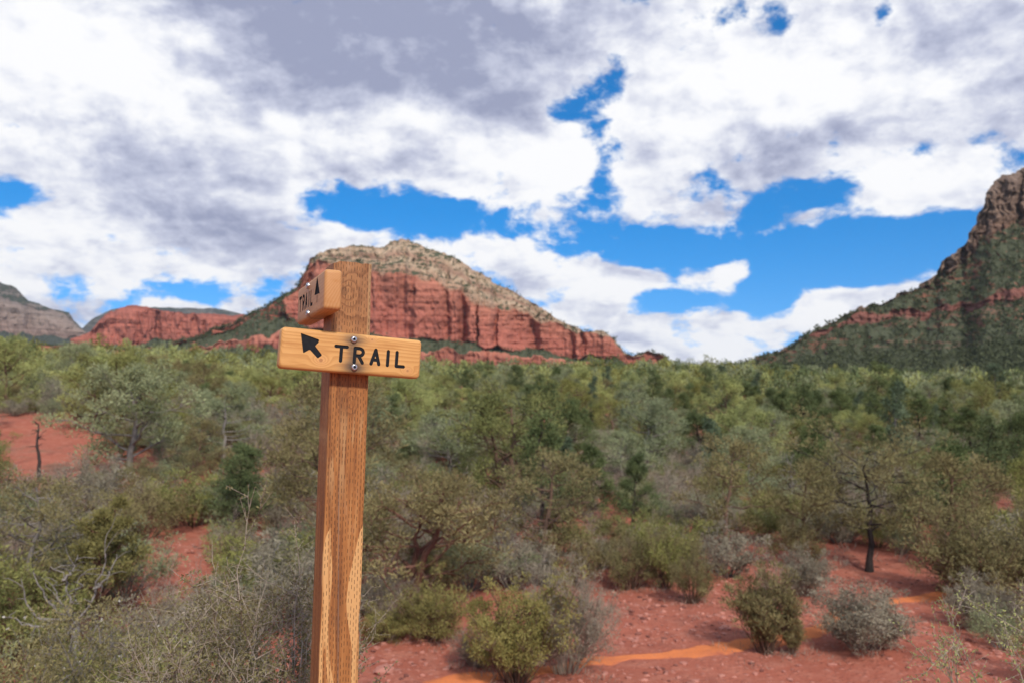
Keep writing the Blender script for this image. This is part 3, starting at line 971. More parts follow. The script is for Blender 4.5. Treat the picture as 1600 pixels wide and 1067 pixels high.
# individual trees and bushes one can point to
proto('clear', 'juniper_tree', tree_parts(501, 3.4, 3.4, 'top', 0.34, 22, 6, 62, 0.11, 0.022, 0.27, 0.085, 0.05, rise=(0.0, 0.8), flat=0.8), 'burnt', 'olive', 3.4)
proto('leaner', 'juniper_tree', tree_parts(503, 3.0, 3.3, 'round', 0.24, 24, 6, 90, 0.10, 0.024, 0.30, 0.12, 0.14, forks=2), 'red', 'olive', 3.0)
proto('tallpine', 'pine_tree', tree_parts(505, 4.6, 3.0, 'cone', 0.26, 26, 5, 40, 0.17, 0.03, 0.27, 0.085, 0.02, rise=(-0.1, 0.4), flat=0.5), 'burnt', 'dark', 4.6)
proto('nearj', 'juniper_tree', tree_parts(507, 2.4, 1.7, 'cone', 0.22, 20, 6, 95, 0.055, 0.02, 0.15, 0.06, 0.06, up=1.0, rise=(0.3, 1.0)), 'red', 'yellow', 2.4)
proto('nearo', 'juniper_tree', tree_parts(509, 2.8, 2.6, 'round', 0.12, 22, 7, 80, 0.07, 0.018, 0.22, 0.08, 0.08), 'grey', 'olive', 2.8)
named('clear', 1358, 893, 212, 'small juniper with bare black trunk at the far edge of the red clearing', 'tree', 1.08, 0.6)
named('leaner', 640, 948, 205, 'leaning juniper with reddish forked trunk just right of the post', 'tree', 1.12, 2.0)
named('tallpine', 845, 836, 205, 'slender dark pine with a straight dark trunk in the middle of the valley', 'tree', 0.95)
named('oli0', 1130, 868, 176, 'brownish olive juniper behind the round bushes at the clearing edge', 'tree', 0.85)
named('oli1', 1250, 866, 150, 'thin brown juniper beside the tree with the black trunk', 'tree', 0.85)
named('dark1', 1470, 850, 185, 'broad dark green pinyon behind the big bush at the right', 'tree', 1.05)
named('pine0', 1545, 800, 170, 'tall open pine rising over the bushes at the right edge', 'tree', 1.0)
named('grey0', 350, 722, 115, 'large grey green pinyon beside the bare dirt rise', 'tree', 1.25)
named('grey1', 705, 755, 118, 'silvery pinyon just right of the post above the brush', 'tree', 1.3)
named('cyp0', 884, 775, 95, 'narrow blue green cypress in the middle of the valley', 'tree', 0.8)
named('cyp1', 975, 700, 66, 'pointed teal cypress standing above the pinyons', 'tree', 1.0)
named('dark2', 985, 838, 132, 'dark conical pinyon right of the slender pine', 'tree', 0.8)
named('pine1', 612, 705, 100, 'dark pine close behind the post on its right', 'tree', 1.0)
named('dark0', 800, 640, 76, 'dark crowned pinyon that tops the far tree line', 'tree', 0.9)
named('lit0', 1130, 712, 120, 'light green pinyon with a thin visible trunk in mid valley', 'tree', 0.85)
named('nearj', 142, 1000, 235, 'yellow green juniper sapling with upright sprays at the lower left', 'tree', 1.0)
named('nearo', 30, 985, 240, 'brown olive juniper at the left edge of the frame', 'tree', 1.0)

rng = np.random.default_rng(77)
# bushes
proto('b_green', 'green_bush', shrub_parts(601, 0.95, 1.2, 34, 8, 90, 0.04, 0.011, 0.11, upright=0.6), 'brown', 'yellow', 0.95, 'foliage', 'stems')
proto('b_tan', 'twiggy_bush', shrub_parts(603, 1.05, 1.4, 46, 10, 34, 0.05, 0.008, 0.10, 0.008, twiglets=8, upright=0.6), 'twig', 'sage', 1.05, 'foliage', 'stems')
proto('b_up', 'desert_broom', shrub_parts(605, 0.8, 0.7, 50, 8, 34, 0.06, 0.012, 0.07, 0.006, twiglets=2, upright=1.2, up=1.2), 'brown', 'olive', 0.8, 'foliage', 'stems')
proto('b_round', 'round_bush', shrub_parts(607, 0.9, 1.4, 44, 9, 46, 0.055, 0.014, 0.11, 0.007, twiglets=2, upright=0.7), 'twig', 'sage', 0.9, 'foliage', 'stems')
proto('b_jun', 'juniper_bush', shrub_parts(609, 1.6, 2.2, 34, 8, 70, 0.065, 0.018, 0.18, 0.018, upright=0.5), 'brown', 'olive', 1.6, 'foliage', 'stems')
proto('b_yel', 'yellow_bush', shrub_parts(611, 0.9, 1.2, 28, 8, 80, 0.042, 0.012, 0.11, upright=0.4), 'brown', 'yellow', 0.9, 'foliage', 'stems')
named('b_green', 808, 1066, 136, 'bright green bush growing into a tan twiggy one beside the path', 'bush', 0.82)
named('b_tan', 885, 1052, 140, 'tan twiggy bush growing against the bright green bush by the path', 'bush', 0.78)
named('b_up', 1196, 1020, 92, 'upright desert broom standing alone between path and clearing', 'bush', 1.15)
named('b_up', 1238, 1022, 42, 'tiny tuft beside the upright desert broom', 'bush', 0.9)
named('b_round', 1348, 1014, 72, 'spreading grey green bush in front of the path bend', 'bush', 1.45)
named('b_jun', 1082, 942, 82, 'vase shaped bush at the far side of the clearing', 'bush', 0.62)
named('b_round', 1258, 930, 52, 'low sage bush with pale stalks behind the desert broom', 'bush', 1.0)
named('bare0', 1205, 945, 62, 'leafless purple brown shrub left of the pale sage bush', 'bush', 0.8)
named('b_yel', 676, 998, 82, 'yellow green bush at the foot of the leaning juniper', 'bush', 0.95)
named('b_yel', 606, 1000, 46, 'low yellow green bush sprawling next to the post', 'bush', 1.3)
named('b_tan', 742, 1042, 52, 'low dry twiggy bush left of the bright green bush', 'bush', 1.0)
named('b_jun', 1520, 940, 138, 'big olive juniper bush where the path leaves the frame', 'bush', 1.05)
named('b_jun', 1606, 950, 140, 'big dark bush cut by the right edge of the frame', 'bush', 0.9)
named('b_round', 1530, 984, 60, 'grey domed bush under the big juniper bush', 'bush', 1.0)
named('b_tan', 1590, 990, 58, 'brown dry bush in the shade at the right edge', 'bush', 1.0)
named('b_jun', 985, 920, 78, 'wide olive bush at the back of the clearing', 'bush', 0.85)
named('so0', 905, 916, 72, 'brown green bush behind the tan twiggy bush', 'bush', 1.0)
named('sg1', 1040, 918, 80, 'dense bush between the wide olive bush and the vase shaped one', 'bush', 0.8)
named('ss0', 800, 918, 70, 'grey sage shrub left of the brown green bush', 'bush', 1.1)
named('sh0', 735, 920, 74, 'grey shrub at the right foot of the leaning juniper', 'bush', 1.1)
named('b_round', 150, 1074, 76, 'low green bush below the yellow juniper sapling', 'bush', 1.5)
named('ss1', 585, 962, 60, 'shady grey shrub directly behind the post', 'bush', 1.0)
named('sg2', 18, 1040, 150, 'green bush behind the corner bush at the left edge', 'bush', 1.1)
named('so0', 66, 1010, 110, 'brown bush under the dead juniper branches', 'bush', 1.1)
named('ss2', 150, 806, 60, 'grey sage shrub between the dirt rise and the left wash', 'bush', 1.2)
named('so2', 232, 838, 66, 'brown shrub at the top of the left wash', 'bush', 1.2)
named('sg0', 300, 822, 70, 'green shrub right of the top of the left wash', 'bush', 1.1)
named('so1', 250, 990, 50, 'small dark shrub on the red soil at the left', 'bush', 0.9)


def tapered(ac, rng, P, r0, r1, sides=6):
    ac.tube(np.asarray(P, float), np.linspace(r0, r1, len(P)), sides, rng.random())


def dead_tree():
    """burnt snag with a tuft on the dirt rise, and the bleached dead branches at the lower left"""
    p = at(62, 752)
    h = hpx(p, 92)
    rg = np.random.default_rng(5)
    e = link('dead_tree', None, label='thin burnt dead tree standing alone below the dirt rise', category='tree')
    e.location = p
    a = Acc()
    P = bend(rg, [0, 0, -0.1], [-0.1 * h, 0, h], 9, 0, 0.02)
    tapered(a, rg, P, 0.075, 0.02)
    for k in range(9):
        b0 = P[rg.integers(4, 9)]
        d = rg.normal(size=3) + np.array([0, 0, 0.6])
        tapered(a, rg, bend(rg, b0, b0 + d / np.linalg.norm(d) * h * rg.uniform(0.1, 0.22), 4, 0, 0.08), 0.022, 0.006, 4)
    link('trunk', a.mesh('dead_trunk', BARK['burnt'], True), e)
    q = ray(108, 968) * 6.3
    p = np.array([q[0], q[1], float(gz(q[0], q[1]))])
    e = link('dead_juniper', None, label='dead juniper with bleached branches curling up, beside the yellow juniper sapling', category='tree')
    NAMED.append((p[0], p[1], 0.6))
    e.location = p
    a = Acc()
    fz = q[2] - p[2]
    sc = 100 * 6.3 / F
    tapered(a, rg, bend(rg, [0.25, 0.05, -0.1], [0, 0, fz], 8, 0, 0.03), 0.05, 0.03)
    for pts in ([(0, 0), (-0.15, -0.06), (-0.45, -0.02), (-0.68, 0.14), (-0.80, 0.4), (-0.78, 0.62)], [(0, 0), (-0.25, 0.2), (-0.52, 0.42), (-0.62, 0.8)],
                [(0, 0), (-0.2, 0.3), (-0.3, 0.6)], [(0, 0), (-0.04, 0.3), (-0.12, 0.62), (-0.3, 0.82)], [(-0.12, 0.62), (0.02, 0.8), (0.05, 0.98)],
                [(0, 0), (0.12, 0.4), (0.2, 0.75)], [(0.0, -0.2), (0.25, 0.1), (0.4, 0.5), (0.5, 0.9), (0.46, 1.2)], [(-0.15, -0.06), (-0.6, -0.1), (-0.95, 0.05)], [(0.4, 0.5), (0.6, 0.65), (0.66, 1.0)]):
        w = np.array([[x, rg.normal() * 0.06, z] for x, z in pts]) * sc + [0, 0, fz]
        s_ = np.linspace(0, len(w) - 1, 12)
        C = np.stack([np.interp(s_, np.arange(len(w)), w[:, k]) for k in range(3)], -1)
        for _ in range(3):
            C[1:-1] = (C[:-2] + 2 * C[1:-1] + C[2:]) / 4
        C[1:] += rg.normal(size=(11, 3)) * 0.012
        tapered(a, rg, C, 0.014, 0.003, 5)
        for _ in range(5):
            c0 = C[rg.integers(3, 12)]
            d2 = rg.normal(size=3) + np.array([0, 0, 0.4])
            tapered(a, rg, bend(rg, c0, c0 + d2 / np.linalg.norm(d2) * rg.uniform(0.06, 0.2), 4, 0.05, 0.08), 0.005, 0.0015, 3)
    link('trunk', a.mesh('dead_juniper_trunk', BARK['grey'], True), e)


dead_tree()


def snag(seed, u, v, px, label):
    p = at(u, v)
    NAMED.append((p[0], p[1], 0.5))
    h = hpx(p, px)
    rg = np.random.default_rng(seed)
    e = link('dead_tree', None, label=label, category='tree')
    e.location = p
    a = Acc()
    P = bend(rg, [0, 0, -0.1], [rg.normal() * 0.14 * h, 0, h], 9, 0, 0.03)
    tapered(a, rg, P, 0.026 * h, 0.006 * h)
    for k in range(16):
        b0 = P[rg.integers(2, 9)]
        d = rg.normal(size=3) + np.array([0, 0, 0.45])
        b1 = b0 + d / np.linalg.norm(d) * h * rg.uniform(0.18, 0.42)
        B = bend(rg, b0, b1, 5, 0.05, 0.08)
        tapered(a, rg, B, 0.011 * h, 0.003 * h, 4)
        for q in range(4):
            c0 = B[rg.integers(1, 5)]
            d2 = d / np.linalg.norm(d) + rg.normal(size=3) * 0.7
            tapered(a, rg, bend(rg, c0, c0 + d2 / np.linalg.norm(d2) * h * rg.uniform(0.06, 0.16), 3, 0, 0.08), 0.005 * h, 0.0015 * h, 3)
    link('trunk', a.mesh('snag_trunk', BARK['grey'], True), e)


snag(21, 705, 850, 92, 'bleached dead tree with crooked limbs behind the leaning juniper')
snag(23, 1232, 800, 74, 'grey dead tree rising behind the thin brown juniper')
snag(26, 205, 905, 80, 'pale dead sapling at the near end of the left wash')



# near twiggy shrubs, in or close to the plane of focus
def twig_shrub(name, seed, loc, h, spread, stems, label, leaf_mat, tilt=(0, 0), leafy=6, sidetw=13, stem_r=0.0045, extra=0):
    rg = np.random.default_rng(seed)
    st, fo = Acc(), Acc()
    for i in range(stems):
        az = i * 2.4 + rg.normal() * 0.3
        ro = math.sqrt((i + 0.4) / stems)
        d = np.array([math.cos(az) * ro * spread + tilt[0], math.sin(az) * ro * spread + tilt[1], 1.0])
        d /= np.linalg.norm(d)
        L = h * rg.uniform(0.70, 1.02) / max(d[2], 0.6) * (1.0 - 0.25 * ro)
        b = np.array([math.cos(az), math.sin(az), 0]) * ro * 0.10
        B = bend(rg, b + [0, 0, -0.03], b + d * L, 10, 0.01, 0.025)
        st.tube(B, np.linspace(1, 0.25, 10) * stem_r * rg.uniform(0.8, 1.4), 5, rg.random())
        for j in range(sidetw):
            k = rg.uniform(1.5, 8.9)
            i0 = int(k)
            b0 = B[i0] + (B[i0 + 1] - B[i0]) * (k - i0)
            dv = d * 0.8 + rg.normal(size=3) * 0.62 + np.array([0, 0, 0.15])
            l1 = h * rg.uniform(0.12, 0.30) * (1.15 - 0.06 * k)
            b1 = b0 + dv / np.linalg.norm(dv) * l1
            S = bend(rg, b0, b1, 5, 0, 0.035)
            st.tube(S, np.linspace(1, 0.35, 5) * stem_r * 0.42, 4, rg.random())
            for q in range(8):
                c0 = S[rg.integers(1, 5)]
                dw = dv / np.linalg.norm(dv) + rg.normal(size=3) * 0.85
                c1 = c0 + dw / np.linalg.norm(dw) * h * rg.uniform(0.02, 0.07)
                st.tube(np.stack([c0, c1]), np.array([0.24, 0.15]) * stem_r, 3, rg.random())
                n = leafy
                tt = rg.random((n, 1))
                fo.leaves(c0 + (c1 - c0) * tt, rg.normal(size=(n, 3)) + np.array([0, 0, 0.4]), rg.uniform(0.008, 0.017, n), rg.uniform(0.004, 0.008, n), rg, rg.random(n))
            n = leafy * 2
            tt = rg.random((n, 1))
            fo.leaves(b0 + (b1 - b0) * tt, rg.normal(size=(n, 3)) + np.array([0, 0, 0.4]), rg.uniform(0.008, 0.017, n), rg.uniform(0.004, 0.008, n), rg, rg.random(n))
    e = link(name, None, label=label, category='bush')
    e.location = loc
    link('stems', st.mesh(name + '_stems', BARK['twig'], True), e)
    link('foliage', fo.mesh(name + '_foliage', LEAF[leaf_mat]), e)
    return e


def near(u, v, d):
    """point at distance d along the sight line of a pixel, dropped to the ground"""
    q = ray(u, v)
    q = q * d
    return np.array([q[0], q[1], float(gz(q[0], q[1]))])


p = near(372, 1000, 2.55)
twig_shrub('twiggy_shrub', 701, p, 1.27, 0.24, 18, 'grey thorny shrub with tiny leaves close by on the left of the post', 'olive', tilt=(-0.02, 0), leafy=5, sidetw=20)
p = near(455, 1050, 2.75)
twig_shrub('twiggy_shrub', 703, p, 1.10, 0.28, 15, 'lower thorny shrub touching the left side of the post', 'olive', leafy=6, sidetw=20)
p = near(300, 1050, 3.1)
twig_shrub('twiggy_shrub', 705, p, 0.92, 0.36, 14, 'low thorny shrub at the bottom left of the grey thorny one', 'juniper', leafy=6, sidetw=20)
p = near(1600, 1060, 3.1)
twig_shrub('twiggy_shrub', 707, p, 1.28, 0.34, 9, 'straggly shrub with sparse leaves at the lower right corner', 'light', tilt=(-0.02, 0), leafy=5, sidetw=12)


def flower_bush():
    p = near(170, 1075, 5.4)
    a, b = shrub_parts(801, 0.92, 1.9, 60, 11, 60, 0.026, 0.009, 0.12, 0.008, upright=0.6)
    e = link('flowering_bush', None, label='green bush dotted with pale blossoms at the lower left', category='bush')
    e.location = p
    NAMED.append((p[0], p[1], 1.0))
    link('stems', a.mesh('flowering_bush_stems', BARK['grey'], True), e)
    link('foliage', b.mesh('flowering_bush_foliage', LEAF['juniper']), e)
    rg = np.random.default_rng(8)
    V = b.arrays()[0]
    up = V[V[:, 2] > 0.35]
    C = up[rg.integers(0, len(up), 300)] * 1.03
    c = Acc()
    for _ in range(5):
        c.leaves(C, rg.normal(size=C.shape) + np.array([0, 0, 0.8]), 0.017, 0.014, rg, rg.random(len(C)))
    link('blossom', c.mesh('blossom', LEAF['flower']), e, kind='stuff')
    p = near(20, 1080, 4.6)
    e = link('green_bush', None, label='grey green bush filling the bottom left corner', category='bush')
    e.location = p
    a, b = shrub_parts(803, 0.9, 1.6, 56, 10, 60, 0.026, 0.009, 0.12, 0.008, upright=0.6)
    link('stems', a.mesh('corner_bush_stems', BARK['grey'], True), e)
    link('foliage', b.mesh('corner_bush_foliage', LEAF['olive']), e)


flower_bush()

# ------------------------------------------------------------------ the scattered pinyon-juniper wood
BARE = [
    [(560, 1080), (600, 1005), (700, 985), (745, 928), (930, 924), (1080, 908), (1130, 902), (1180, 895), (1260, 900), (1330, 890), (1440, 895), (1500, 930), (1500, 990), (1600, 1030), (1620, 1080)],
    [(190, 880), (240, 845), (305, 850), (330, 900), (320, 990), (250, 985), (215, 930)],
    [(-20, 648), (60, 650), (130, 668), (185, 696), (240, 722), (215, 742), (100, 738), (-20, 738)],
    [(380, 750), (400, 730), (428, 740), (420, 795), (388, 800)],
    [(400, 632), (440, 632), (490, 655), (480, 672), (410, 655)], [(690, 745), (745, 738), (765, 765), (705, 775)], [(270, 640), (300, 632), (300, 655), (275, 660)],
]


def inside(poly, u, v):
    c = False
    n = len(poly)
    for i in range(n):
        (x1, y1), (x2, y2) = poly[i], poly[(i + 1) % n]
        if (y1 > v) != (y2 > v) and u < (x2 - x1) * (v - y1) / (y2 - y1) + x1:
            c = not c
    return c


placed = [(a, b, c) for a, b, c in NAMED]
grid = {}


def free(x, y, r):
    gx, gy = int(x // 4), int(y // 4)
    for i in (-1, 0, 1):
        for j in (-1, 0, 1):
            for a, b, c in grid.get((gx + i, gy + j), ()):
                if (a - x) ** 2 + (b - y) ** 2 < (0.62 * (r + c)) ** 2:
                    return False
    return True


def take(x, y, r):
    grid.setdefault((int(x // 4), int(y // 4)), []).append((x, y, r))


for q in placed:
    take(*q)


def zone(x, y):
    a = math.degrees(math.atan2(x, y))
    return 'left of the post' if a < -13 else 'between the post and the clearing' if a < 6 else 'at the right'


def covers(x, y, h):
    """whether a plant of this height would stand before a bare slope"""
    z = float(gz(x, y))
    for k in (0.4, 0.7, 1.0):
        u, v = to_px(np.array([x, y, z + h * k]))
        if inside(BARE[2], u, v) or any(inside(q, u, v) for q in BARE[3:]) or (h > 2 and inside(BARE[1], u, v)):
            return True
    return False


TREES, SHRUBS, FAR = [], [], []
scrng = np.random.default_rng(2024)


def scatter_all():
    # trees
    n = 9000
    az = scrng.uniform(math.radians(-37), math.radians(37), n)
    r = np.sqrt(scrng.uniform(17 ** 2, 300 ** 2, n))
    near_first = np.argsort(r)
    for i in near_first:
        x, y = r[i] * math.sin(az[i]), r[i] * math.cos(az[i])
        dens = 0.55 if r[i] < 40 else 0.8
        if scrng.random() > dens:
            continue
        u, v = to_px(np.array([x, y, float(gz(x, y))]))
        if any(inside(pl, u, v) for pl in BARE):
            continue
        u2, v2 = to_px(np.array([x, y, float(gz(x, y)) + 1.5]))
        if r[i] < 105 and covers(x, y, 2.6) and scrng.random() < 0.93:
            continue
        rad = scrng.uniform(1.1, 1.9) if r[i] < 60 else scrng.uniform(1.2, 2.2) if r[i] < 140 else scrng.uniform(1.6, 2.8)
        if not free(x, y, rad):
            continue
        take(x, y, rad)
        (TREES if r[i] < 105 else FAR).append((x, y, rad, r[i]))
    n = 4200
    az = scrng.uniform(math.radians(-37), math.radians(37), n)
    r = np.sqrt(scrng.uniform(13.5 ** 2, 75 ** 2, n))
    for i in np.argsort(r):
        x, y = r[i] * math.sin(az[i]), r[i] * math.cos(az[i])
        u, v = to_px(np.array([x, y, float(gz(x, y))]))
        if any(inside(pl, u, v) for pl in BARE):
            continue
        rad = scrng.uniform(0.45, 0.85)
        if r[i] < 75 and covers(x, y, 1.0) and scrng.random() < 0.6:
            continue
        if not free(x, y, rad):
            continue
        take(x, y, rad)
        SHRUBS.append((x, y, rad, r[i]))


scatter_all()
CAND = []
TREE_TXT = {
    'jun': ('olive green juniper tree', 'junipers'), 'grey': ('grey green pinyon tree', 'grey pinyons'), 'dark': ('dark green pinyon tree', 'dark pinyons'), 'oli': ('brown olive juniper tree', 'brown junipers'),
    'lit': ('light green pinyon tree', 'light pinyons'), 'pine': ('slim dark pine tree', 'pines'), 'cyp': ('blue green cypress tree', 'cypresses'),
    'sh': ('grey green shrub', 'grey shrubs'), 'so': ('brown olive shrub', 'brown shrubs'), 'ss': ('pale grey sagebrush', 'sagebrush'), 'sg': ('green shrub', 'green shrubs'), 'bare': ('leafless brownish shrub', 'leafless shrubs')}


LANDMARKS = [(1358, 800, 'the black trunked juniper'), (650, 860, 'the leaning juniper'), (845, 740, 'the slender dark pine'), (90, 690, 'the bare dirt rise'), (62, 745, 'the burnt dead tree'),
             (975, 655, 'the pointed teal cypress'), (884, 735, 'the narrow cypress'), (1082, 900, 'the vase shaped bush'), (1520, 870, 'the big juniper bush'), (140, 890, 'the yellow juniper sapling'),
             (260, 890, 'the left red wash'), (350, 665, 'the large pinyon by the rise'), (985, 770, 'the dark conical pinyon'), (1130, 660, 'the thin trunked light pinyon'), (720, 790, 'the crooked bleached snag'),
             (1232, 755, 'the grey snag by the brown juniper'), (1470, 760, 'the broad dark pinyon'), (1545, 720, 'the tall open pine'), (705, 695, 'the silvery pinyon'), (540, 640, 'the post under the boards'),
             (530, 800, 'the middle of the post'), (800, 600, 'the dark pinyon topping the tree line'), (985, 890, 'the wide olive bush'), (100, 560, 'the red ledge'), (270, 550, 'the red mesa'), (1040, 585, 'the last knob of the butte'), (1400, 600, 'the foot of the right hill'), (1250, 600, 'the thin end of the right hill'), (1580, 600, 'the high end of the right hill')]


def beside(x, y, h):
    u, v = to_px(np.array([x, y, float(gz(x, y)) + h * 0.5]))
    d = [math.hypot((u - a), (v - b) * 1.5) for a, b, _ in LANDMARKS]
    i = int(np.argmin(d))
    a, b, nm = LANDMARKS[i]
    du, dv = u - a, v - b
    side = ('right of' if du > 0 else 'left of') if abs(du) > 14 else ''
    vert = ('below' if dv > 0 else 'above') if abs(dv) > 12 else ''
    far = 'well ' if d[i] > 85 else 'just ' if d[i] < 42 else ''
    if side and vert:
        return f'{far}{vert} and {side} {nm}' if len(nm.split()) < 6 else f'{far}{vert} {nm}'
    return f'{far}{side or vert} {nm}' if (side or vert) else f'beside {nm}'


def size(h, lo, hi):
    return 'small ' if h < lo else 'big ' if h > hi else ''


def where(r):
    return 'close behind the clearing' if r < 30 else 'in the middle of the valley' if r < 60 else 'on the far valley slope'


def pick(w):
    k = random.choices(list(w), weights=list(w.values()))[0]
    return k + str(random.randrange(2 if k in ('pine', 'cyp', 'bare') else 3))


for x, y, rad, r in TREES:
    a = math.degrees(math.atan2(x, y))
    if r < 32:
        w = dict(jun=3, grey=2, dark=2, oli=5, lit=0.6, pine=1.2, cyp=0.2)
    elif a < -8:
        w = dict(jun=3, grey=4, dark=1.4, oli=1.4, lit=5, pine=0.5, cyp=0.1)
    elif a > 14:
        w = dict(jun=2, grey=3, dark=5.5, oli=0.6, lit=2, pine=3, cyp=1.4)
    else:
        w = dict(jun=2.5, grey=4, dark=5, oli=0.8, lit=3, pine=2.2, cyp=0.7)
    k = pick(w)
    t1, g1 = TREE_TXT[k.rstrip('0123')]
    h = rad * random.choice((1.3, 1.6, 1.9, 2.1, 2.35)) * random.uniform(0.9, 1.1) * (1.3 if k[:3] in ('pin', 'cyp') else 1.0)
    CAND.append(plant(k, x, y, h, f'{size(h, 2.1, 3.3)}{t1}, {beside(x, y, h)}', 'tree', f'{g1} of the valley', wide=random.uniform(0.85, 1.2)))
for x, y, rad, r in SHRUBS:
    k = pick(dict(sh=3, so=3, ss=3.5, sg=2.2, bare=3.2) if r < 40 else dict(sh=4, so=2, ss=3, sg=3, bare=1.5))
    t1, g1 = TREE_TXT[k.rstrip('0123')]
    h = rad * random.uniform(1.1, 1.7) * (1.2 if k.startswith('bare') else 1)
    CAND.append(plant(k, x, y, h, f'{size(h, 0.75, 1.1)}{t1}, {beside(x, y, h)}', 'shrub', f'{g1} of the valley', wide=random.uniform(0.9, 1.25)))


# what the view shows of the scattered plants: 0 nothing (left out), 1 an object of its own, 2 past 300 of its kind (joined)
SHOWN = '011111110111011111101111011011111111111011111111111111111011110011110111111111111001111011100111111110011111000011101101111101101101001101110110011011111101101111111111100101111001011111101111001011010111011110010111110111100110110110011011001111001110000001001101011100111001011111100000111111100111001110100100010000100100010101000011010000001010100011010100110101101101100010011111110001001010111001011110010110111111010111001100111010100111111011011111110111111110111111111111111111011111111110111011101111111010111111110110011111100011111011111111111111111111111111111111111101111111111111110011111111111111111110101111101111111111111111110011101111111101111111111110111101111111011111111111111111000110101011110011111011111110011110001110011011001011001100010001110111110100100001011110010111010001001100110011001100001101100100110111000101101100011100111010100001001110011110101101000100011110101010100001101101100001000000100100110101010011010000011000000101001011000110001000001000000011001000001001101000101001000000000011100001100100000001110000100000100001000000000000000100010000011000000001000000000000000000000001000000000100011000011100000000000010000000110000000000000100010101000000000000000000000000001000001000000000000010010001010001000101000000000000001000000010000000000000000100000000100100000000000000010000000000000010000000000000000001000000000000001000000010000100000000100000000000000000000000000000000000000000000000000000000000000000000000100000000010000000000000000000000000000000000000000000000000001010000000000000000000000000000100000000001110000000000000000000000000000000000000000000000100000001100000000000000000000000000000000000000000000000000000000000000000000000'
MASS = []


def drop_unseen():
    gone = []
    for e, k in zip(CAND, SHOWN):
        if k == '1':
            continue
        if k == '2':
            MASS.append((e.location[0], e.location[1], e.location[2], e.scale[2] * PROTO[e['proto']][5], e['proto'].rstrip('0123')))
        gone += [e, *e.children]
    for e in CAND:
        del e['proto']
    bpy.data.batch_remove(gone)


drop_unseen()


def instance_arrays(protos, items, rg):
    """join many small copies into one mesh: items (x, y, z, scale)"""
    Vs, Qs, Ts, n = [], [], [], 0
    for x, y, z, s in items:
        V, Q, T = protos[rg.integers(len(protos))]
        a = rg.uniform(0, 6.28)
        c, sn = math.cos(a), math.sin(a)
        M = np.array([[c, -sn, 0], [sn, c, 0], [0, 0, rg.uniform(0.85, 1.25)]]) * s
        Vs.append(V @ M.T + [x, y, z])
        Qs.append(Q + n)
        Ts.append(np.clip(T * 0.6 + rg.uniform(0, 0.4), 0, 1))
        n += len(V)
    return np.concatenate(Vs), np.concatenate(Qs), np.concatenate(Ts)


def far_wood():
    rg = np.random.default_rng(31)
    groups = {'grey': [], 'lit': [], 'dark': [], 'jun': []}
    for x, y, rad, r in FAR:
        a = math.degrees(math.atan2(x, y))
        w = [3, 5, 1.2, 2] if a < -5 else [3, 3, 2.5, 2] if a < 14 else [2.5, 1.5, 4.5, 1.5]
        groups[['grey', 'lit', 'dark', 'jun'][rg.choice(4, p=np.array(w) / sum(w))]].append((x, y, float(gz(x, y)), rad / 1.75))
    lm = {'grey': 'grey', 'lit': 'light', 'dark': 'dark', 'jun': 'juniper'}
    for k, items in groups.items():
        pr = []
        for i in range(4):
            tr, cr = tree_parts(900 + i + 10 * len(pr), 3.6, 3.3, ('round', 'cone')[i % 2], 0.08, 10, 2, 8, 0.42, 0.17, 0.45, 0.12, 0.05)
            pr.append(cr.arrays())
        V, Q, T = instance_arrays(pr, items, rg)
        link('far_woodland', mk_mesh('far_woodland', V, Q, [LEAF[lm[k]]], False, tint=T), kind='stuff', label={'grey': 'grey green', 'lit': 'light green', 'dark': 'dark green', 'jun': 'olive'}[k] + ' far woodland along the valley crest')
        print('FAR', k, len(items), len(Q))


far_wood()


def mass_scrub():
    rg = np.random.default_rng(91)
    for leaf, kinds in (('grey', ('sh',)), ('olive', ('so', 'sg')), ('sage', ('ss', 'bare'))):
        pr = []
        for i in range(3):
            st, fo = shrub_parts(950 + i, 1.0, 1.5, 12, 3, 6, 0.14, 0.045, 0.2)
            pr.append(fo.arrays())
        items = [(x, y, z, h) for x, y, z, h, k in MASS if k in kinds]
        if items:
            V, Q, T = instance_arrays(pr, items, rg)
            link('scrub', mk_mesh('scrub', V, Q, [LEAF[leaf]], False, tint=T), kind='stuff')


mass_scrub()


def hillside():
    rg = np.random.default_rng(61)
    pr = []
    for i in range(5):
        a = Acc()
        clump(a, rg, (0, 0, 0.42), 0.55, 11, 0.58, 0.40, 0.4, 0.85, 0.4)
        pr.append(a.arrays())
    items = []
    for pts, sz in SCRUB:
        items += [(q[0], q[1], q[2] - 0.2, s) for q, s in zip(pts, sz)]
    V, Q, T = instance_arrays(pr, items, rg)
    m = m_leaf('hill_scrub_green', (0.050, 0.062, 0.030), (0.145, 0.155, 0.080), (0.07, 0.08, 0.045), 0.15)
    link('hillside_scrub', mk_mesh('hillside_scrub', V, Q, [m], False, tint=T), kind='stuff')


hillside()


# brush between the valley crest and the mountain feet
def plain_scrub():
    rg = np.random.default_rng(71)
    pr = []
    for i in range(4):
        a = Acc()
        clump(a, rg, (0, 0, 0.5), 0.6, 14, 0.6, 0.4, 0.4, 0.85, 0.4)
        pr.append(a.arrays())
    n = 4500
    az = rg.uniform(math.radians(-38), math.radians(38), n)
    r = np.sqrt(rg.uniform(290 ** 2, 900 ** 2, n))
    x, y = r * np.sin(az), r * np.cos(az)
    z = gz(x, y)
    items = list(zip(x, y, z, rg.uniform(2.5, 5.0, n)))
    V, Q, T = instance_arrays(pr, items, rg)
    link('far_scrub', mk_mesh('far_scrub', V, Q, [LEAF['dark']], False, tint=T), kind='stuff')


plain_scrub()


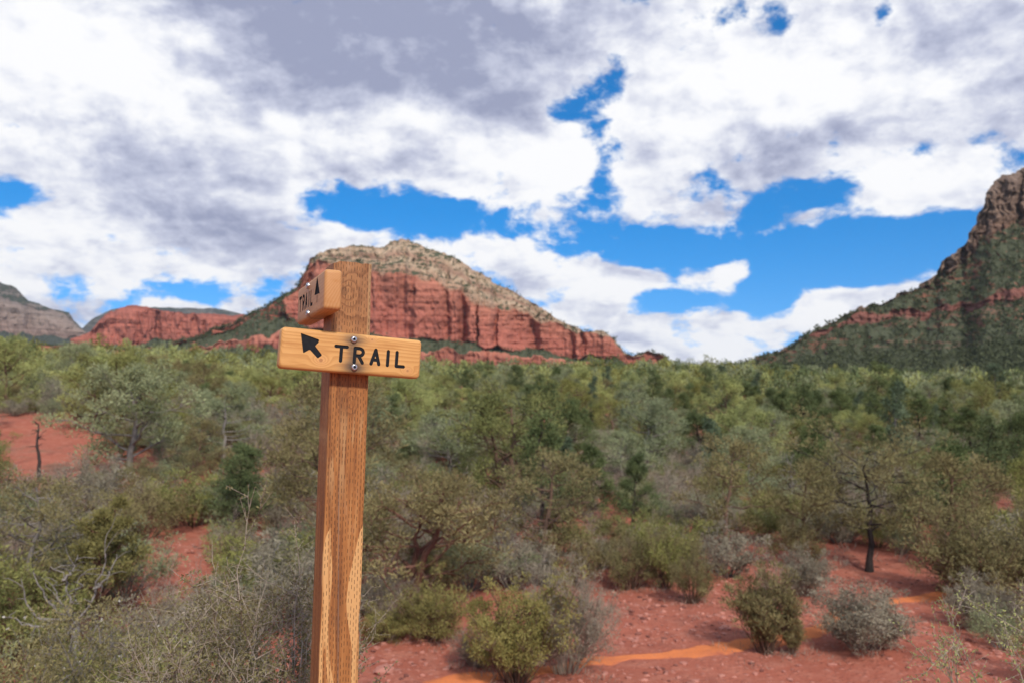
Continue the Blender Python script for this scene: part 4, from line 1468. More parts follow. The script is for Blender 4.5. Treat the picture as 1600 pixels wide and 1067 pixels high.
# ------------------------------------------------------------------ stones
def rock_arrays(rg):
    bm = bmesh.new()
    bmesh.ops.create_icosphere(bm, subdivisions=1, radius=1.0)
    sc = rg.uniform(0.6, 1.2, 3)
    for v in bm.verts:
        k = rg.uniform(0.72, 1.12)
        v.co = Vector((v.co.x * k * sc[0], v.co.y * k * sc[1], v.co.z * k * 0.55))
    V = np.array([v.co[:] for v in bm.verts])
    Q = np.array([[l.vert.index for l in f.loops] for f in bm.faces])
    bm.free()
    return V, Q


def m_stone(name, a, b):
    m, t = mat(name)
    p = gpos(t)
    c = t.mix(t.noise(p, 9, 5, 0.6), a, b)
    c = t.mix(t.step(t.attr('tint'), 0.55, 1.0), c, (0.47, 0.205, 0.15))
    c = t.mix(t.step(t.attr('tint'), 0.30, 0.05), c, (0.13, 0.045, 0.035))
    c = t.mix(t.m('MULTIPLY', t.new('ShaderNodeObjectInfo').outputs['Random'], 0.4), c, b)
    finish(t, c, 0.9, t.noise(p, 40, 4, 0.6), 0.5, 0.01, spec=0.15)
    return m


def stones():
    rg = np.random.default_rng(41)
    ms = m_stone('red_sandstone', (0.22, 0.068, 0.050), (0.52, 0.235, 0.175))
    pr = [rock_arrays(rg) for _ in range(6)]
    items = []
    while len(items) < 9000:
        az = rg.uniform(math.radians(-34), math.radians(36))
        r = math.sqrt(rg.uniform(8.5 ** 2, 24 ** 2))
        x, y = r * math.sin(az), r * math.cos(az)
        if fbm(x / 1.7, y / 1.7, 55, 3) < rg.uniform(-0.35, 0.3) or np.min(np.hypot(PATH_LINE[:, 0] - x, PATH_LINE[:, 1] - y)) < 0.52:
            continue
        items.append((x, y, float(gz(x, y)) + 0.004, 0.014 + 0.06 * rg.random() ** 2.8))
    Vs, Qs, Ts, n = [], [], [], 0
    for x, y, z, s in items:
        V, Q = pr[rg.integers(6)]
        Ts.append(np.full(len(V), rg.random()))
        a = rg.uniform(0, 6.28)
        c, sn = math.cos(a), math.sin(a)
        Vs.append(V @ (np.array([[c, -sn, 0], [sn, c, 0], [0, 0, 1]]) * s).T + [x, y, z])
        Qs.append(Q + n)
        n += len(V)
    link('gravel', mk_mesh('gravel', np.concatenate(Vs), np.concatenate(Qs), [ms], False, tint=np.concatenate(Ts)), kind='stuff')
    # single rocks
    meshes = [mk_mesh('rock', *(ra := rock_arrays(rg)), [ms], False, tint=np.full(len(ra[0]), 0.45)) for _ in range(4)]
    spots = [(700, 1045, 20, 'red rock on the soil left of the low dry twiggy bush'), (600, 1050, 34, 'largest red boulder, at the foot of the post'), (660, 1020, 13, 'small red rock behind the largest boulder'), (960, 985, 13, 'flat red rock right of the tan twiggy bush'),
             (1010, 960, 10, 'small red rock near the wide olive bush'), (1060, 985, 9, 'small red rock midway across the clearing'), (1130, 975, 9, 'small red rock left of the desert broom'), (1390, 1030, 13, 'reddish rock at the right foot of the spreading bush'), (1300, 1040, 15, 'red rock in front of the spreading bush'),
             (1420, 1045, 11, 'pale red rock in the lower right gravel'), (1180, 1055, 12, 'red rock at the bottom edge below the desert broom'), (1060, 1060, 11, 'red rock at the bottom edge below the path'), (1480, 1010, 10, 'red rock near the straggly corner shrub'), (1300, 905, 9, 'red rock near the black trunked juniper'),
             (1415, 905, 9, 'red rock where the far path begins'), (265, 940, 9, 'dark red rock on the small wash at the left')]
    for k, (u, v, px, lab) in enumerate(spots):
        p = hit(u, v)
        o = link('rock', meshes[k % 4], label=lab, category='rock')
        s = hpx(p, px) * 0.6
        o.location = (p[0], p[1], p[2] + s * 0.12)
        o.scale = (s, s * random.uniform(0.7, 1.1), s * random.uniform(0.6, 0.95))
        o.rotation_euler = (random.uniform(-0.2, 0.2), random.uniform(-0.2, 0.2), random.uniform(0, 6.28))


stones()


# dry grass and low ground cover between the shrubs
def ground_cover():
    rg = np.random.default_rng(81)
    a = Acc()
    C, Tn = [], []
    while len(C) < 2600:
        az = rg.uniform(math.radians(-36), math.radians(36))
        r = math.sqrt(rg.uniform(12 ** 2, 60 ** 2))
        x, y = r * math.sin(az), r * math.cos(az)
        z = float(gz(x, y))
        u, v = to_px(np.array([x, y, z]))
        if any(inside(pl, u, v) for pl in BARE) and rg.random() < 0.985:
            continue
        C.append((x, y, z))
    for x0, y0, r0 in NAMED:
        if math.hypot(x0, y0) > 22:
            continue
        for _ in range(12):
            a_, q = rg.uniform(0, 6.28), r0 * rg.uniform(0.3, 1.8)
            x, y = x0 + q * math.cos(a_), y0 + q * math.sin(a_)
            C.append((x, y, float(gz(x, y))))
    C = np.array(C)
    small = np.where(np.hypot(C[:, 0], C[:, 1]) < 22, 0.5, 1.0)
    for k in range(12):
        off = rg.normal(size=C.shape) * [0.10, 0.10, 0]
        D = rg.normal(size=C.shape) * [0.6, 0.6, 0.0] + [0, 0, 1.0]
        a.leaves(C + off, D, rg.uniform(0.10, 0.34, len(C)) * small, 0.020 * small, rg, rg.random(len(C)))
    link('ground_cover', a.mesh('ground_cover', LEAF['dry']), kind='stuff')


ground_cover()


# ------------------------------------------------------------------ the trail sign
def wood_nodes(t, p, ring_dir, seed, ring_scale, warp_amt):
    """growth rings of sawn timber round an axis running along ring_dir"""
    x, y, z = t.xyz(p)
    if ring_dir == 'z':
        a, b, l = x, y, z
    else:
        a, b, l = y, z, x
    stretched = t.comb(t.m('MULTIPLY', a, 18), t.m('MULTIPLY', b, 18), t.m('MULTIPLY', l, 2.2))
    w = t.m('MULTIPLY', t.m('SUBTRACT', t.noise(t.vm('ADD', stretched, (seed, seed * 0.7, 0)), 1.0, 3, 0.5), 0.5), warp_amt)
    fine = t.noise(t.comb(t.m('MULTIPLY', a, 900), t.m('MULTIPLY', b, 900), t.m('MULTIPLY', l, 26)), 1.0, 3, 0.6)
    return a, b, l, w, fine


def gauss2(t, a, a0, sa, b, b0, sb):
    q1 = t.m('DIVIDE', t.m('SUBTRACT', a, a0), sa)
    q2 = t.m('DIVIDE', t.m('SUBTRACT', b, b0), sb)
    return t.m('POWER', 0.4, t.m('ADD', t.m('MULTIPLY', q1, q1), t.m('MULTIPLY', q2, q2)))


def m_post():
    m, t = mat('post_timber')
    p = opos(t)
    a, b, l, w, fine = wood_nodes(t, p, 'z', 3.1, 1, 0.02)
    knot1 = gauss2(t, a, -0.018, 0.020, l, 0.140, 0.026)
    knot2 = gauss2(t, a, 0.006, 0.012, l, -0.108, 0.020)
    big = gauss2(t, a, 0.006, 0.034, l, 0.135, 0.055)
    d = t.m('SQRT', t.m('ADD', t.m('POWER', t.m('ADD', t.m('SUBTRACT', a, 0.01), t.m('MULTIPLY', l, 0.03)), 2.0), t.m('POWER', t.m('SUBTRACT', b, 0.12), 2.0)))
    d = t.m('ADD', t.m('ADD', d, w), t.m('ADD', t.m('MULTIPLY', knot1, 0.014), t.m('ADD', t.m('MULTIPLY', knot2, 0.015), t.m('MULTIPLY', big, 0.014))))
    ring = t.m('FRACT', t.m('MULTIPLY', d, 150))
    late = t.m('MULTIPLY', t.step(ring, 0.45, 0.92), t.step(ring, 1.0, 0.95))
    c = t.mix(t.noise(p, 9, 4, 0.6), (0.30, 0.112, 0.030), (0.40, 0.168, 0.050))
    bold = t.noise(t.comb(t.m('MULTIPLY', a, 95), t.m('MULTIPLY', b, 95), t.m('MULTIPLY', l, 3.2)), 1.0, 4, 0.6)
    c = t.mix(t.m('MULTIPLY', t.step(bold, 0.49, 0.64), 0.74), c, (0.185, 0.064, 0.020))
    c = t.mix(t.m('MULTIPLY', t.step(bold, 0.46, 0.34), 0.55), c, (0.50, 0.245, 0.085))
    c = t.mix(t.m('MULTIPLY', t.step(l, -0.06, 0.10), 0.5), c, (0.36, 0.185, 0.085))        # the top is bleached by the weather
    c = t.mix(t.m('MULTIPLY', late, 0.55), c, (0.15, 0.054, 0.018))
    chk = t.noise(t.comb(t.m('MULTIPLY', a, 140), t.m('MULTIPLY', b, 140), t.m('MULTIPLY', l, 4.0)), 1.0, 2, 0.5)
    check = t.m('MULTIPLY', t.step(t.m('ABSOLUTE', t.m('SUBTRACT', chk, 0.64)), 0.010, 0.003), t.step(t.noise(p, 11, 2, 0.5), 0.5, 0.6))
    c = t.mix(t.m('MULTIPLY', check, 0.8), c, (0.06, 0.028, 0.014))
    stn = t.noise(t.comb(t.m('MULTIPLY', a, 22), t.m('MULTIPLY', b, 22), t.m('MULTIPLY', l, 7)), 1.0, 5, 0.65)
    c = t.mix(t.m('MULTIPLY', t.step(stn, 0.56, 0.74), 0.5), c, (0.13, 0.060, 0.030))
    c = t.mix(t.m('MULTIPLY', t.step(stn, 0.44, 0.28), 0.40), c, (0.40, 0.26, 0.165))
    c = t.mix(t.m('MULTIPLY', t.step(fine, 0.50, 0.75), 0.35), c, (0.14, 0.055, 0.022))
    pale = t.m('MULTIPLY', t.m('MULTIPLY', t.step(t.noise(t.comb(t.m('MULTIPLY', a, 60), 0.0, t.m('MULTIPLY', l, 5)), 1.0, 3, 0.5), 0.52, 0.62), t.step(l, -0.10, -0.18)), t.step(l, -0.36, -0.25))
    c = t.mix(t.m('MULTIPLY', pale, 0.8), c, (0.42, 0.23, 0.095))
    # sapwood flames on the lower front face; boundaries measured down the post
    def bound(pts):
        lo, hi = -0.76, -0.30
        v = t.m('DIVIDE', t.m('SUBTRACT', l, lo), hi - lo, clamp=True)
        q = sorted(((z - lo) / (hi - lo), (x + 0.05) / 0.1) for z, x in pts)
        return t.m('SUBTRACT', t.m('MULTIPLY', t.curve(v, q), 0.1), 0.05)
    front = t.step(b, 0.012, 0.004)
    wob = t.m('MULTIPLY', t.m('SUBTRACT', t.noise(t.comb(t.m('MULTIPLY', a, 40), 0.0, t.m('MULTIPLY', l, 14)), 1.0, 4, 0.6), 0.5), 0.006)
    aw = t.m('ADD', a, wob)
    l1 = bound([(-0.385, -0.031), (-0.435, -0.044), (-0.50, -0.0445), (-0.54, -0.0425), (-0.58, -0.0424), (-0.63, -0.044), (-0.72, -0.044)])
    r1 = bound([(-0.385, -0.030), (-0.435, -0.0268), (-0.477, -0.0231), (-0.50, -0.0235), (-0.54, -0.0248), (-0.587, -0.0272), (-0.63, -0.0256), (-0.664, -0.0216), (-0.723, -0.0104)])
    l2 = bound([(-0.38, 0.046), (-0.40, 0.036), (-0.4395, 0.0271), (-0.48, 0.0187), (-0.52, 0.0131), (-0.5526, 0.0110), (-0.59, 0.0143), (-0.629, 0.0226), (-0.656, 0.0269), (-0.728, 0.0275)])
    l3 = bound([(-0.63, -0.0256), (-0.66, -0.030), (-0.70, -0.026), (-0.74, -0.020)])
    r2 = bound([(-0.385, 0.052), (-0.50, 0.046), (-0.55, 0.0425), (-0.60, 0.0405), (-0.66, 0.047), (-0.72, 0.050)])
    s1 = t.m('MULTIPLY', t.step(t.m('SUBTRACT', aw, l1), -0.0008, 0.0010), t.step(t.m('SUBTRACT', r1, aw), -0.0006, 0.0008))
    gap = t.m('MULTIPLY', t.step(l, -0.63, -0.66), t.m('MULTIPLY', t.step(t.m('SUBTRACT', aw, -0.037), -0.001, 0.001), t.step(t.m('SUBTRACT', l3, aw), -0.001, 0.001)))
    s1 = t.m('MULTIPLY', s1, t.m('SUBTRACT', 1.0, gap))
    s2 = t.m('MULTIPLY', t.step(t.m('SUBTRACT', aw, l2), -0.0006, 0.0008), t.step(t.m('SUBTRACT', r2, aw), -0.0006, 0.0008))
    sap = t.m('MULTIPLY', t.m('MULTIPLY', t.m('MAXIMUM', s1, s2), t.step(l, -0.375, -0.392)), front)
    c = t.mix(t.m('MULTIPLY', sap, 0.92), c, t.mix(late, (0.60, 0.335, 0.130), (0.47, 0.235, 0.085)))
    # grey seam down the middle
    seam = t.m('MULTIPLY', t.m('MULTIPLY', t.step(t.m('ABSOLUTE', t.m('ADD', t.m('ADD', a, 0.0105), t.m('MULTIPLY', t.m('ADD', l, 0.44), 0.032))), 0.0018, 0.0006), t.step(l, -0.22, -0.36)), front)
    c = t.mix(t.m('MULTIPLY', seam, 0.55), c, (0.16, 0.12, 0.10))
    core = gauss2(t, a, -0.018, 0.008, l, 0.142, 0.011)
    c = t.mix(t.m('MULTIPLY', t.m('MULTIPLY', t.step(core, 0.35, 0.6), front), 0.45), c, (0.10, 0.045, 0.022))
    edge = t.m('MULTIPLY', t.m('MULTIPLY', t.step(t.m('ADD', t.m('SUBTRACT', a, 0.036), wob), -0.001, 0.002), t.step(l, -0.02, 0.04)), front)
    c = t.mix(t.m('MULTIPLY', edge, 0.7), c, (0.40, 0.245, 0.115))
    # incising: rows of short slits, staggered from row to row
    u = t.m('ADD', a, t.m('MULTIPLY', b, 1.0))
    cu = t.m('MULTIPLY', u, 1 / 0.0062)
    ci = t.m('FLOOR', cu)
    jit = t.m('FRACT', t.m('MULTIPLY', t.m('SINE', t.m('MULTIPLY', ci, 12.9898)), 437.58))
    lv = t.m('ADD', t.m('MULTIPLY', l, 1 / 0.0155), jit)
    li = t.m('FLOOR', lv)
    rn = t.m('FRACT', t.m('MULTIPLY', t.m('SINE', t.m('ADD', t.m('MULTIPLY', ci, 78.233), t.m('MULTIPLY', li, 37.719))), 1437.5))
    fu = t.m('ABSOLUTE', t.m('SUBTRACT', t.m('FRACT', cu), t.m('ADD', 0.38, t.m('MULTIPLY', rn, 0.24))))
    fv = t.m('ABSOLUTE', t.m('SUBTRACT', t.m('FRACT', lv), 0.5))
    slit = t.m('MULTIPLY', t.m('MULTIPLY', t.step(fu, 0.13, 0.05), t.step(fv, 0.34, 0.24)), t.step(rn, 0.10, 0.22))
    c = t.mix(t.m('MULTIPLY', slit, 0.85), c, (0.070, 0.032, 0.016))
    scr = t.m('MULTIPLY', t.step(t.noise(t.comb(t.m('MULTIPLY', t.m('ADD', a, t.m('MULTIPLY', l, 0.5)), 22), 3.0, t.m('MULTIPLY', t.m('SUBTRACT', l, t.m('MULTIPLY', a, 0.25)), 190)), 1.0, 3, 0.6), 0.70, 0.75), 0.5)
    c = t.mix(scr, c, (0.55, 0.33, 0.16))
    h = t.m('ADD', t.m('MULTIPLY', slit, -1.2), t.m('ADD', t.m('MULTIPLY', fine, 0.5), t.m('MULTIPLY', late, 0.25)))
    finish(t, c, 0.62, h, 0.55, 0.0012, spec=0.3)
    return m


def m_board(seed, stain, knots, base=((0.58, 0.295, 0.092), (0.68, 0.38, 0.135)), dark=(0.40, 0.165, 0.042)):
    m, t = mat('varnished_pine')
    p = opos(t)
    a, b, l, w, fine = wood_nodes(t, p, 'x', seed, 1, 0.012)      # a: depth, b: height, l: length
    kd, kcol = None, None
    for kx, kz, s in knots:
        g = gauss2(t, l, kx, s * 1.5, b, kz, s)
        kd = g if kd is None else t.m('ADD', kd, g)
    d = t.m('SQRT', t.m('ADD', t.m('POWER', t.m('ADD', t.m('SUBTRACT', b, 0.02), t.m('MULTIPLY', l, 0.05)), 2.0), t.m('POWER', t.m('SUBTRACT', a, 0.09), 2.0)))
    d = t.m('ADD', d, w)
    if kd is not None:
        d = t.m('ADD', d, t.m('MULTIPLY', kd, 0.02))
    ring = t.m('FRACT', t.m('MULTIPLY', t.m('ADD', d, t.m('MULTIPLY', b, 0.8)), 170))
    late = t.m('MULTIPLY', t.step(ring, 0.2, 0.92), t.step(ring, 1.0, 0.93))
    c = t.mix(t.noise(p, 14, 4, 0.6), *base)
    c = t.mix(t.m('MULTIPLY', late, 0.46), c, dark)
    blo = t.noise(t.comb(t.m('MULTIPLY', a, 30), t.m('MULTIPLY', b, 60), t.m('MULTIPLY', l, 9)), 1.0, 5, 0.6)
    c = t.mix(t.m('MULTIPLY', t.step(blo, 0.5, 0.72), 0.45), c, dark)
    c = t.mix(t.m('MULTIPLY', t.step(fine, 0.5, 0.78), 0.22), c, dark)
    x, y, z = t.xyz(p)
    # end grain and eased edges take the finish darker
    for kx, kz, s in knots:
        g = t.step(gauss2(t, l, kx, s * 0.42, b, kz, s * 0.42), 0.38, 0.62)
        c = t.mix(t.m('MULTIPLY', g, 0.75), c, (0.20, 0.075, 0.028))
        g2 = gauss2(t, l, kx, s * 1.4, b, kz, s * 1.1)
        c = t.mix(t.m('MULTIPLY', g2, 0.35), c, (0.66, 0.34, 0.15))
    if stain:
        fr = t.step(a, 0.006, 0.0)
        for sx, sz, sa, sb, k in stain:
            g = gauss2(t, t.m('ADD', l, t.m('MULTIPLY', t.m('SUBTRACT', t.noise(t.comb(0.0, t.m('MULTIPLY', b, 260), t.m('MULTIPLY', l, 30)), 1.0, 4, 0.65), 0.5), 0.016)), sx, sa, b, sz, sb)
            c = t.mix(t.m('MULTIPLY', g, k), c, (0.050, 0.046, 0.044))
    sc = t.step(t.noise(t.comb(t.m('MULTIPLY', l, 55), t.m('MULTIPLY', b, 90), 0.0), 1.0, 5, 0.7), 0.72, 0.77)
    c = t.mix(t.m('MULTIPLY', sc, 0.5), c, (0.75, 0.55, 0.36))
    h = t.m('ADD', t.m('MULTIPLY', late, 0.4), t.m('MULTIPLY', fine, 0.3))
    finish(t, c, 0.52, h, 0.30, 0.0008, spec=0.2, coat=0.10, coat_rough=0.3)
    return m


def m_black():
    m, t = mat('black_routed_paint')
    p = opos(t)
    finish(t, t.mix(t.noise(p, 120, 4, 0.6), (0.010, 0.011, 0.013), (0.026, 0.027, 0.030)), 0.75, t.noise(p, 300, 3, 0.6), 0.3, 0.0006, spec=0.08)
    return m


def m_steel():
    m, t = mat('stainless_steel')
    p = opos(t)
    finish(t, t.mix(t.noise(p, 200, 4, 0.6), (0.42, 0.40, 0.39), (0.66, 0.64, 0.62)), 0.34, None, spec=0.5, metal=1.0)
    return m


BLACK, STEEL = m_black(), m_steel()
M_DARKSOCK = mat('dark_socket')
finish(M_DARKSOCK[1], (0.03, 0.028, 0.027), 0.6)


def strokes_letters():
    """routed capitals as strokes, in mm about each letter's own origin (its left edge, mid height)"""
    arc = lambda cx, cz, rx_, rz_, a0, a1, n=9: [(cx + rx_ * math.cos(math.radians(a0 + (a1 - a0) * i / (n - 1))), cz + rz_ * math.sin(math.radians(a0 + (a1 - a0) * i / (n - 1)))) for i in range(n)]
    return {
        'T': [[(0, 17), (25, 17)], [(12.5, 17), (12.5, -17)]],
        'R': [[(0, -17), (0, 17)], [(0, 17), (10, 17)] + arc(10, 8.2, 9, 8.8, 90, -90) + [(0, -0.6)], [(9, -0.6), (18.5, -17)]],
        'A': [[(0, -17), (9, 17), (18, -17)], [(3.4, -7.0), (14.6, -7.0)]],
        'I': [[(0, 17), (0, -17)]],
        'L': [[(0, 17), (0, -17), (17, -17)]],
    }


def capsule(a, b, r, n=7):
    """outline of a stroke with round ends, counter-clockwise"""
    a, b = np.array(a, float), np.array(b, float)
    d = b - a
    th = math.atan2(d[1], d[0])
    pts = [(b[0] + r * math.cos(th - math.pi / 2 + math.pi * i / (n - 1)), b[1] + r * math.sin(th - math.pi / 2 + math.pi * i / (n - 1))) for i in range(n)]
    pts += [(a[0] + r * math.cos(th + math.pi / 2 + math.pi * i / (n - 1)), a[1] + r * math.sin(th + math.pi / 2 + math.pi * i / (n - 1))) for i in range(n)]
    return pts


def round_poly(P, r, n=4):
    """polygon with its corners rounded"""
    out = []
    k = len(P)
    for i in range(k):
        p0, p1, p2 = np.array(P[i - 1], float), np.array(P[i], float), np.array(P[(i + 1) % k], float)
        d0, d1 = (p0 - p1) / np.linalg.norm(p0 - p1), (p2 - p1) / np.linalg.norm(p2 - p1)
        q0, q1 = p1 + d0 * r, p1 + d1 * r
        for j in range(n + 1):
            tt = j / n
            out.append(tuple(q0 * (1 - tt) ** 2 + 2 * p1 * tt * (1 - tt) + q1 * tt ** 2))
    return out


def prism(bm, pts, y0, y1):
    """extrude an x-z outline (mm) between depths y0 < y1 (m)"""
    A = [bm.verts.new((x / 1000, y0, z / 1000)) for x, z in pts]
    B = [bm.verts.new((x / 1000, y1, z / 1000)) for x, z in pts]
    fs = [bm.faces.new(A), bm.faces.new(B[::-1])]
    n = len(pts)
    for i in range(n):
        fs.append(bm.faces.new((A[(i + 1) % n], A[i], B[i], B[(i + 1) % n])))
    bmesh.ops.recalc_face_normals(bm, faces=fs)


def letter_outlines(text_pos, rad=3.8):
    """[(letter, [stroke outlines])]"""
    L = strokes_letters()
    res = []
    for ch, x0, w, zc in text_pos:
        outs = []
        for st in L[ch]:
            for (a, b) in zip(st[:-1], st[1:]):
                outs.append(capsule((x0 + a[0] * w, zc + a[1] * 0.93), (x0 + b[0] * w, zc + b[1] * 0.93), rad))
        res.append((ch, outs))
    return res


def make_board(name, parent, L, H, T, letters, arrow, mtl, screws, label):
    """a board in its own frame: x along, y depth (front at 0), z up"""
    bm = bmesh.new()
    bmesh.ops.create_cube(bm, size=1.0)
    for v in bm.verts:
        v.co = Vector((v.co.x * L, v.co.y * T + T / 2, v.co.z * H))
    ed = [e for e in bm.edges if abs(e.verts[0].co.y - e.verts[1].co.y) > T * 0.5]
    bmesh.ops.bevel(bm, geom=ed, offset=0.0095, segments=6, profile=0.5, affect='EDGES')
    ed = [e for e in bm.edges if (abs(e.verts[0].co.y) < 1e-6 and abs(e.verts[1].co.y) < 1e-6) or (abs(e.verts[0].co.y - T) < 1e-6 and abs(e.verts[1].co.y - T) < 1e-6)]
    bmesh.ops.bevel(bm, geom=ed, offset=0.0075, segments=5, profile=0.5, affect='EDGES')
    me = bpy.data.meshes.new(name)
    bm.to_mesh(me)
    bm.free()
    me.materials.append(mtl)
    me.materials.append(BLACK)
    tmp = bpy.data.objects.new('cut_target', me)
    COL.objects.link(tmp)
    cutters = []
    outs = [(o, k) for k, (ch, os_) in enumerate(letters) for o in os_] + [(arrow, 99)]
    for i, (o, k) in enumerate(outs):
        cb = bmesh.new()
        prism(cb, o, -0.004, 0.0032 + 0.00004 * i)
        cm = bpy.data.meshes.new('cut')
        cb.to_mesh(cm)
        cb.free()
        cm.materials.append(mtl)
        cm.materials.append(BLACK)
        for f in cm.polygons:
            f.material_index = 1
        co = bpy.data.objects.new('cut', cm)
        COL.objects.link(co)
        md = tmp.modifiers.new('b', 'BOOLEAN')
        md.operation, md.solver, md.object = 'DIFFERENCE', 'EXACT', co
        cutters.append(co)
    bpy.context.view_layer.update()
    dg = bpy.context.evaluated_depsgraph_get()
    res = bpy.data.meshes.new_from_object(tmp.evaluated_get(dg))
    res.name = name
    for p in res.polygons:
        p.use_smooth = True
    for co in cutters + [tmp]:
        bpy.data.objects.remove(co)
    res.set_sharp_from_angle(angle=math.radians(28))
    b = link(name, res, parent, label=label)
    for k, (ch, os_) in enumerate(letters):
        lb = bmesh.new()
        for i, o in enumerate(os_):
            c = np.mean(np.array(o), 0)
            prism(lb, [(c[0] + (x - c[0]) * 0.985, c[1] + (z - c[1]) * 0.985) for x, z in o], 0.0020 + 0.00003 * i, 0.0031 - 0.00001 * i)
        lm = bpy.data.meshes.new('letter')
        lb.to_mesh(lm)
        lb.free()
        lm.materials.append(BLACK)
        link('letter', lm, b, label=f'black routed letter {ch}')
    lb = bmesh.new()
    c = np.mean(np.array(arrow), 0)
    prism(lb, [(c[0] + (x - c[0]) * 0.985, c[1] + (z - c[1]) * 0.985) for x, z in arrow], 0.0020, 0.0031)
    lm = bpy.data.meshes.new('arrow')
    lb.to_mesh(lm)
    lb.free()
    lm.materials.append(BLACK)
    link('arrow', lm, b, label='black routed arrow')
    # button-head screws with a hex socket
    sb = bmesh.new()
    prof = [(0.0, -0.0036), (0.0018, -0.0036)]
    R0 = 0.0048
    head = [(0.0, 0.0022)] + [(0.0019, 0.0022)]
    prof = [(0.0021, -0.0012, 'hex'), (0.0021, -0.0034, 'hex'), (0.0030, -0.0034, 'r'), (0.0040, -0.0027, 'r'), (0.0046, -0.0016, 'r'), (0.0048, -0.0004, 'r'), (0.0048, 0.0006, 'r')]
    n = 24
    rings = []
    for r, y, kd in prof:
        ring = []
        for i in range(n):
            th = 2 * math.pi * i / n
            rr = r
            if kd == 'hex':
                q = (th % (math.pi / 3)) - math.pi / 6
                rr = r * math.cos(math.pi / 6) / math.cos(q)
            ring.append(sb.verts.new((rr * math.cos(th), y, rr * math.sin(th))))
        rings.append(ring)
    bot = sb.faces.new(rings[0])
    bot.material_index = 1
    for k in range(len(rings) - 1):
        for i in range(n):
            f = sb.faces.new((rings[k][i], rings[k][(i + 1) % n], rings[k + 1][(i + 1) % n], rings[k + 1][i]))
            f.material_index = 1 if k == 0 else 0
            f.smooth = k > 1
    bmesh.ops.recalc_face_normals(sb, faces=sb.faces[:])
    sm = bpy.data.meshes.new('screw')
    sb.to_mesh(sm)
    sb.free()
    sm.materials.append(STEEL)
    sm.materials.append(M_DARKSOCK[0])
    for x, z in screws:
        o = link('screw', sm, b)
        o.location = (x / 1000, 0, z / 1000)
        o.scale = (1.62, 1.62, 1.62)
    return b


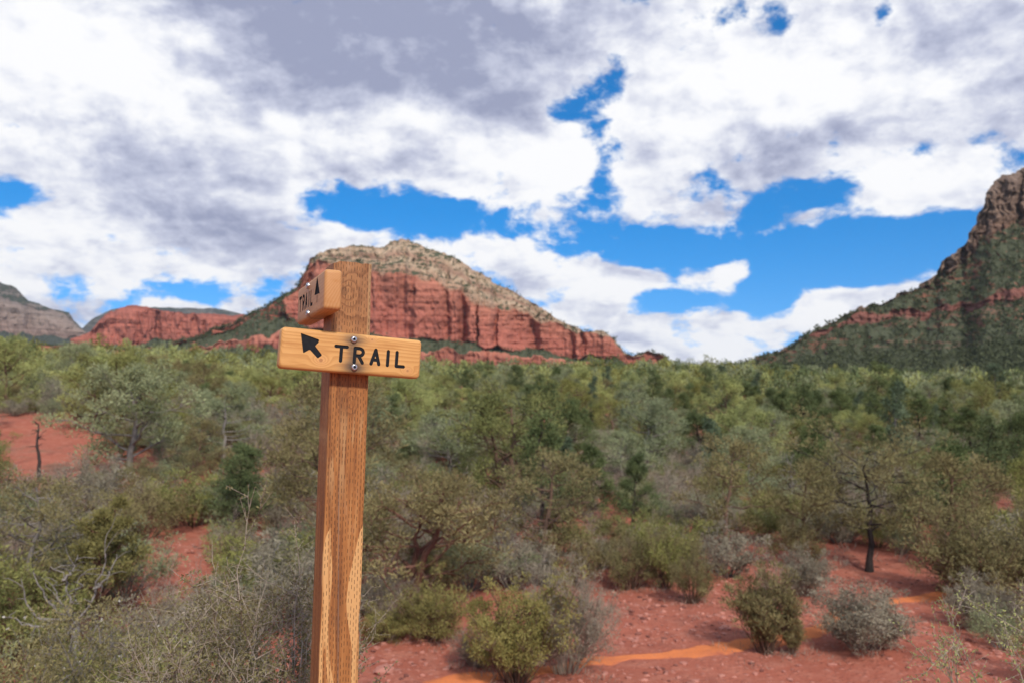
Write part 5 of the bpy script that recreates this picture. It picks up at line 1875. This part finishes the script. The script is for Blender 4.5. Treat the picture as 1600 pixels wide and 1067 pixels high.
def sign():
    e = link('trail_sign', None, label='wooden trail sign post with two carved arrow boards', category='signpost')
    yaw = math.radians(25.392)
    P0 = np.array([-0.36678, 1.80257, 0.10045])
    zg = float(gz(P0[0], P0[1]))
    e.location = (P0[0], P0[1], zg)
    e.rotation_euler = (0, 0, yaw)
    hz = P0[2] - zg                      # the measured frame's origin sits this far above the ground
    # post: 89 mm square, edges eased, top sawn a little rough, right edge waney
    H = 0.0445
    bm = bmesh.new()
    nz = 90
    ztop = 0.2095
    zs = np.concatenate([np.linspace(-hz - 0.35, -0.8, 6), np.linspace(-0.78, ztop, nz)])
    def ringpts(z):
        c = 0.0035
        pts = []
        for (sx, sy) in ((-1, -1), (1, -1), (1, 1), (-1, 1)):
            cx, cy = sx * (H - c), sy * (H - c)
            a0 = math.atan2(sy, sx) - math.pi / 4
            for k in range(5):
                a = a0 + math.pi / 2 * k / 4
                pts.append([cx + c * math.cos(a), cy + c * math.sin(a)])
            # points along the face towards the next corner
            nx_, ny_ = {(-1, -1): (1, -1), (1, -1): (1, 1), (1, 1): (-1, 1), (-1, 1): (-1, -1)}[(sx, sy)]
            a_end = np.array(pts[-1])
            nxt = np.array([nx_ * (H - c), ny_ * (H - c)]) + c * np.array([math.cos(math.atan2(ny_, nx_) - math.pi / 4), math.sin(math.atan2(ny_, nx_) - math.pi / 4)])
            for k in range(1, 9):
                pts.append(list(a_end + (nxt - a_end) * k / 9))
        P = np.array(pts)
        wane = 0.0022 * np.exp(-((z + 0.60) / 0.03) ** 2) + 0.0012 * float(fbm(z * 14, 3.0, 21, 3)) + 0.0010 * math.exp(-((z - 0.15) / 0.05) ** 2)
        m_ = (P[:, 0] > 0.036) & (P[:, 1] < -0.03)
        P[m_, 0] -= abs(wane)
        P += np.stack([vn(P[:, 0] * 90, P[:, 1] * 90 + z * 9, 4), vn(P[:, 0] * 90 + 50, P[:, 1] * 90 + z * 9, 5)], -1) * 0.0006
        return P
    rings = []
    for i, z in enumerate(zs):
        P = ringpts(z)
        ring = []
        for x, y in P:
            zz = z
            if i == len(zs) - 1:
                zz = z + 0.0024 * float(vn(x * 160, y * 160, 9)) + 0.0018 * float(vn(x * 500, y * 500, 10)) - (0.004 if x < -0.036 else 0) - 0.02 * max(0, (-x - 0.034))
            ring.append(bm.verts.new((x, y + H, zz)))
        rings.append(ring)
    n = len(rings[0])
    for k in range(len(rings) - 1):
        for i in range(n):
            f = bm.faces.new((rings[k][i], rings[k][(i + 1) % n], rings[k + 1][(i + 1) % n], rings[k + 1][i]))
            f.smooth = True
    bm.faces.new(rings[0][::-1])
    inner = [bm.verts.new((v.co.x * 0.93, (v.co.y - H) * 0.93 + H, v.co.z + 0.0012)) for v in rings[-1]]
    for i in range(n):
        bm.faces.new((rings[-1][i], rings[-1][(i + 1) % n], inner[(i + 1) % n], inner[i]))
    bm.faces.new(inner)
    bmesh.ops.recalc_face_normals(bm, faces=bm.faces[:])
    me = bpy.data.meshes.new('post')
    bm.to_mesh(me)
    bm.free()
    me.materials.append(m_post())
    me.set_sharp_from_angle(angle=math.radians(35))
    post = link('post', me, e)
    post.location = (0, 0, hz)
    # main board
    lets = letter_outlines([('T', -40.0, 1.0, -2.7), ('R', 3.0, 1.0, -3.2), ('A', 41.4, 1.0, -3.2), ('I', 79.5, 1.0, -3.7), ('L', 100.3, 1.0, -4.0)])
    arrow = round_poly([(-118.5, 34.0), (-78.0, 23.5), (-78.6, 17.0), (-85.6, 9.3), (-68.8, -9.3), (-77.8, -17.2), (-96.4, 0.4), (-109.8, -8.6)], 2.4)
    b1 = make_board('sign_board', e, 0.3174, 0.089, 0.038, lets, arrow,
                    m_board(1.3, [(0.0, 0.030, 0.024, 0.012, 0.78), (-0.004, 0.012, 0.012, 0.02, 0.60), (0.000, -0.012, 0.012, 0.02, 0.60), (0.004, -0.031, 0.026, 0.014, 0.95)], [(-0.0705, -0.0205, 0.011), (0.040, 0.035, 0.006), (0.128, -0.028, 0.008)]),
                    [(-1.7, 31.2), (4.0, -29.8)], 'front board with arrow pointing up left and the word TRAIL')
    b1.location = (-0.0021, -0.038, hz)
    b1.rotation_euler = (0, 0.0439, 0)
    # side board on the post's left face: its own x axis runs towards the camera, its front faces left
    lets2 = letter_outlines([('T', -127.5, 1.0, 1.2), ('R', -86.0, 1.0, 1.2), ('A', -52.0, 1.0, 1.2), ('I', -12.3, 1.0, 0.2), ('L', 9.0, 1.0, 0.4)], 3.9)
    arrow2 = round_poly([(73.5, 40.5), (105.5, -3.0), (81.0, -0.8), (81.0, -20.0), (76.0, -20.0), (76.0, -0.6), (50.0, 0.4)], 1.0)
    b2 = make_board('sign_board', e, 0.3068, 0.089, 0.038, lets2, arrow2,
                    m_board(7.7, [(-0.022, 0.012, 0.006, 0.02, 0.25), (-0.008, -0.036, 0.010, 0.012, 0.55)], [(0.10, -0.03, 0.006)], base=((0.47, 0.225, 0.085), (0.55, 0.29, 0.12))),
                    [(-22.0, 33.2), (-12.0, -32.6)], 'side board facing left with an upright arrow and the word TRAIL')
    M = Matrix.Translation((-H - 0.038, 0.0631, hz + 0.1275)) @ Matrix.Rotation(-0.0292, 4, 'X') @ Matrix.Rotation(-math.pi / 2, 4, 'Z')
    b2.matrix_local = M


sign()


# ------------------------------------------------------------------ a little dry haze in the air
def haze():
    m, t = mat('air')
    v = t.new('ShaderNodeVolumePrincipled')
    v.inputs['Density'].default_value = 2.6e-5
    v.inputs['Color'].default_value = (0.86, 0.91, 1.0, 1)
    v.inputs['Anisotropy'].default_value = 0.2
    t.t.links.new(v.outputs[0], t.out.inputs[1])
    bm = bmesh.new()
    bmesh.ops.create_cube(bm, size=1.0)
    for q in bm.verts:
        q.co = Vector((q.co.x * 25000, q.co.y * 25000, q.co.z * 1090 + 499))
    me = bpy.data.meshes.new('haze')
    bm.to_mesh(me)
    bm.free()
    me.materials.append(m)
    link('haze', me, kind='stuff')


haze()
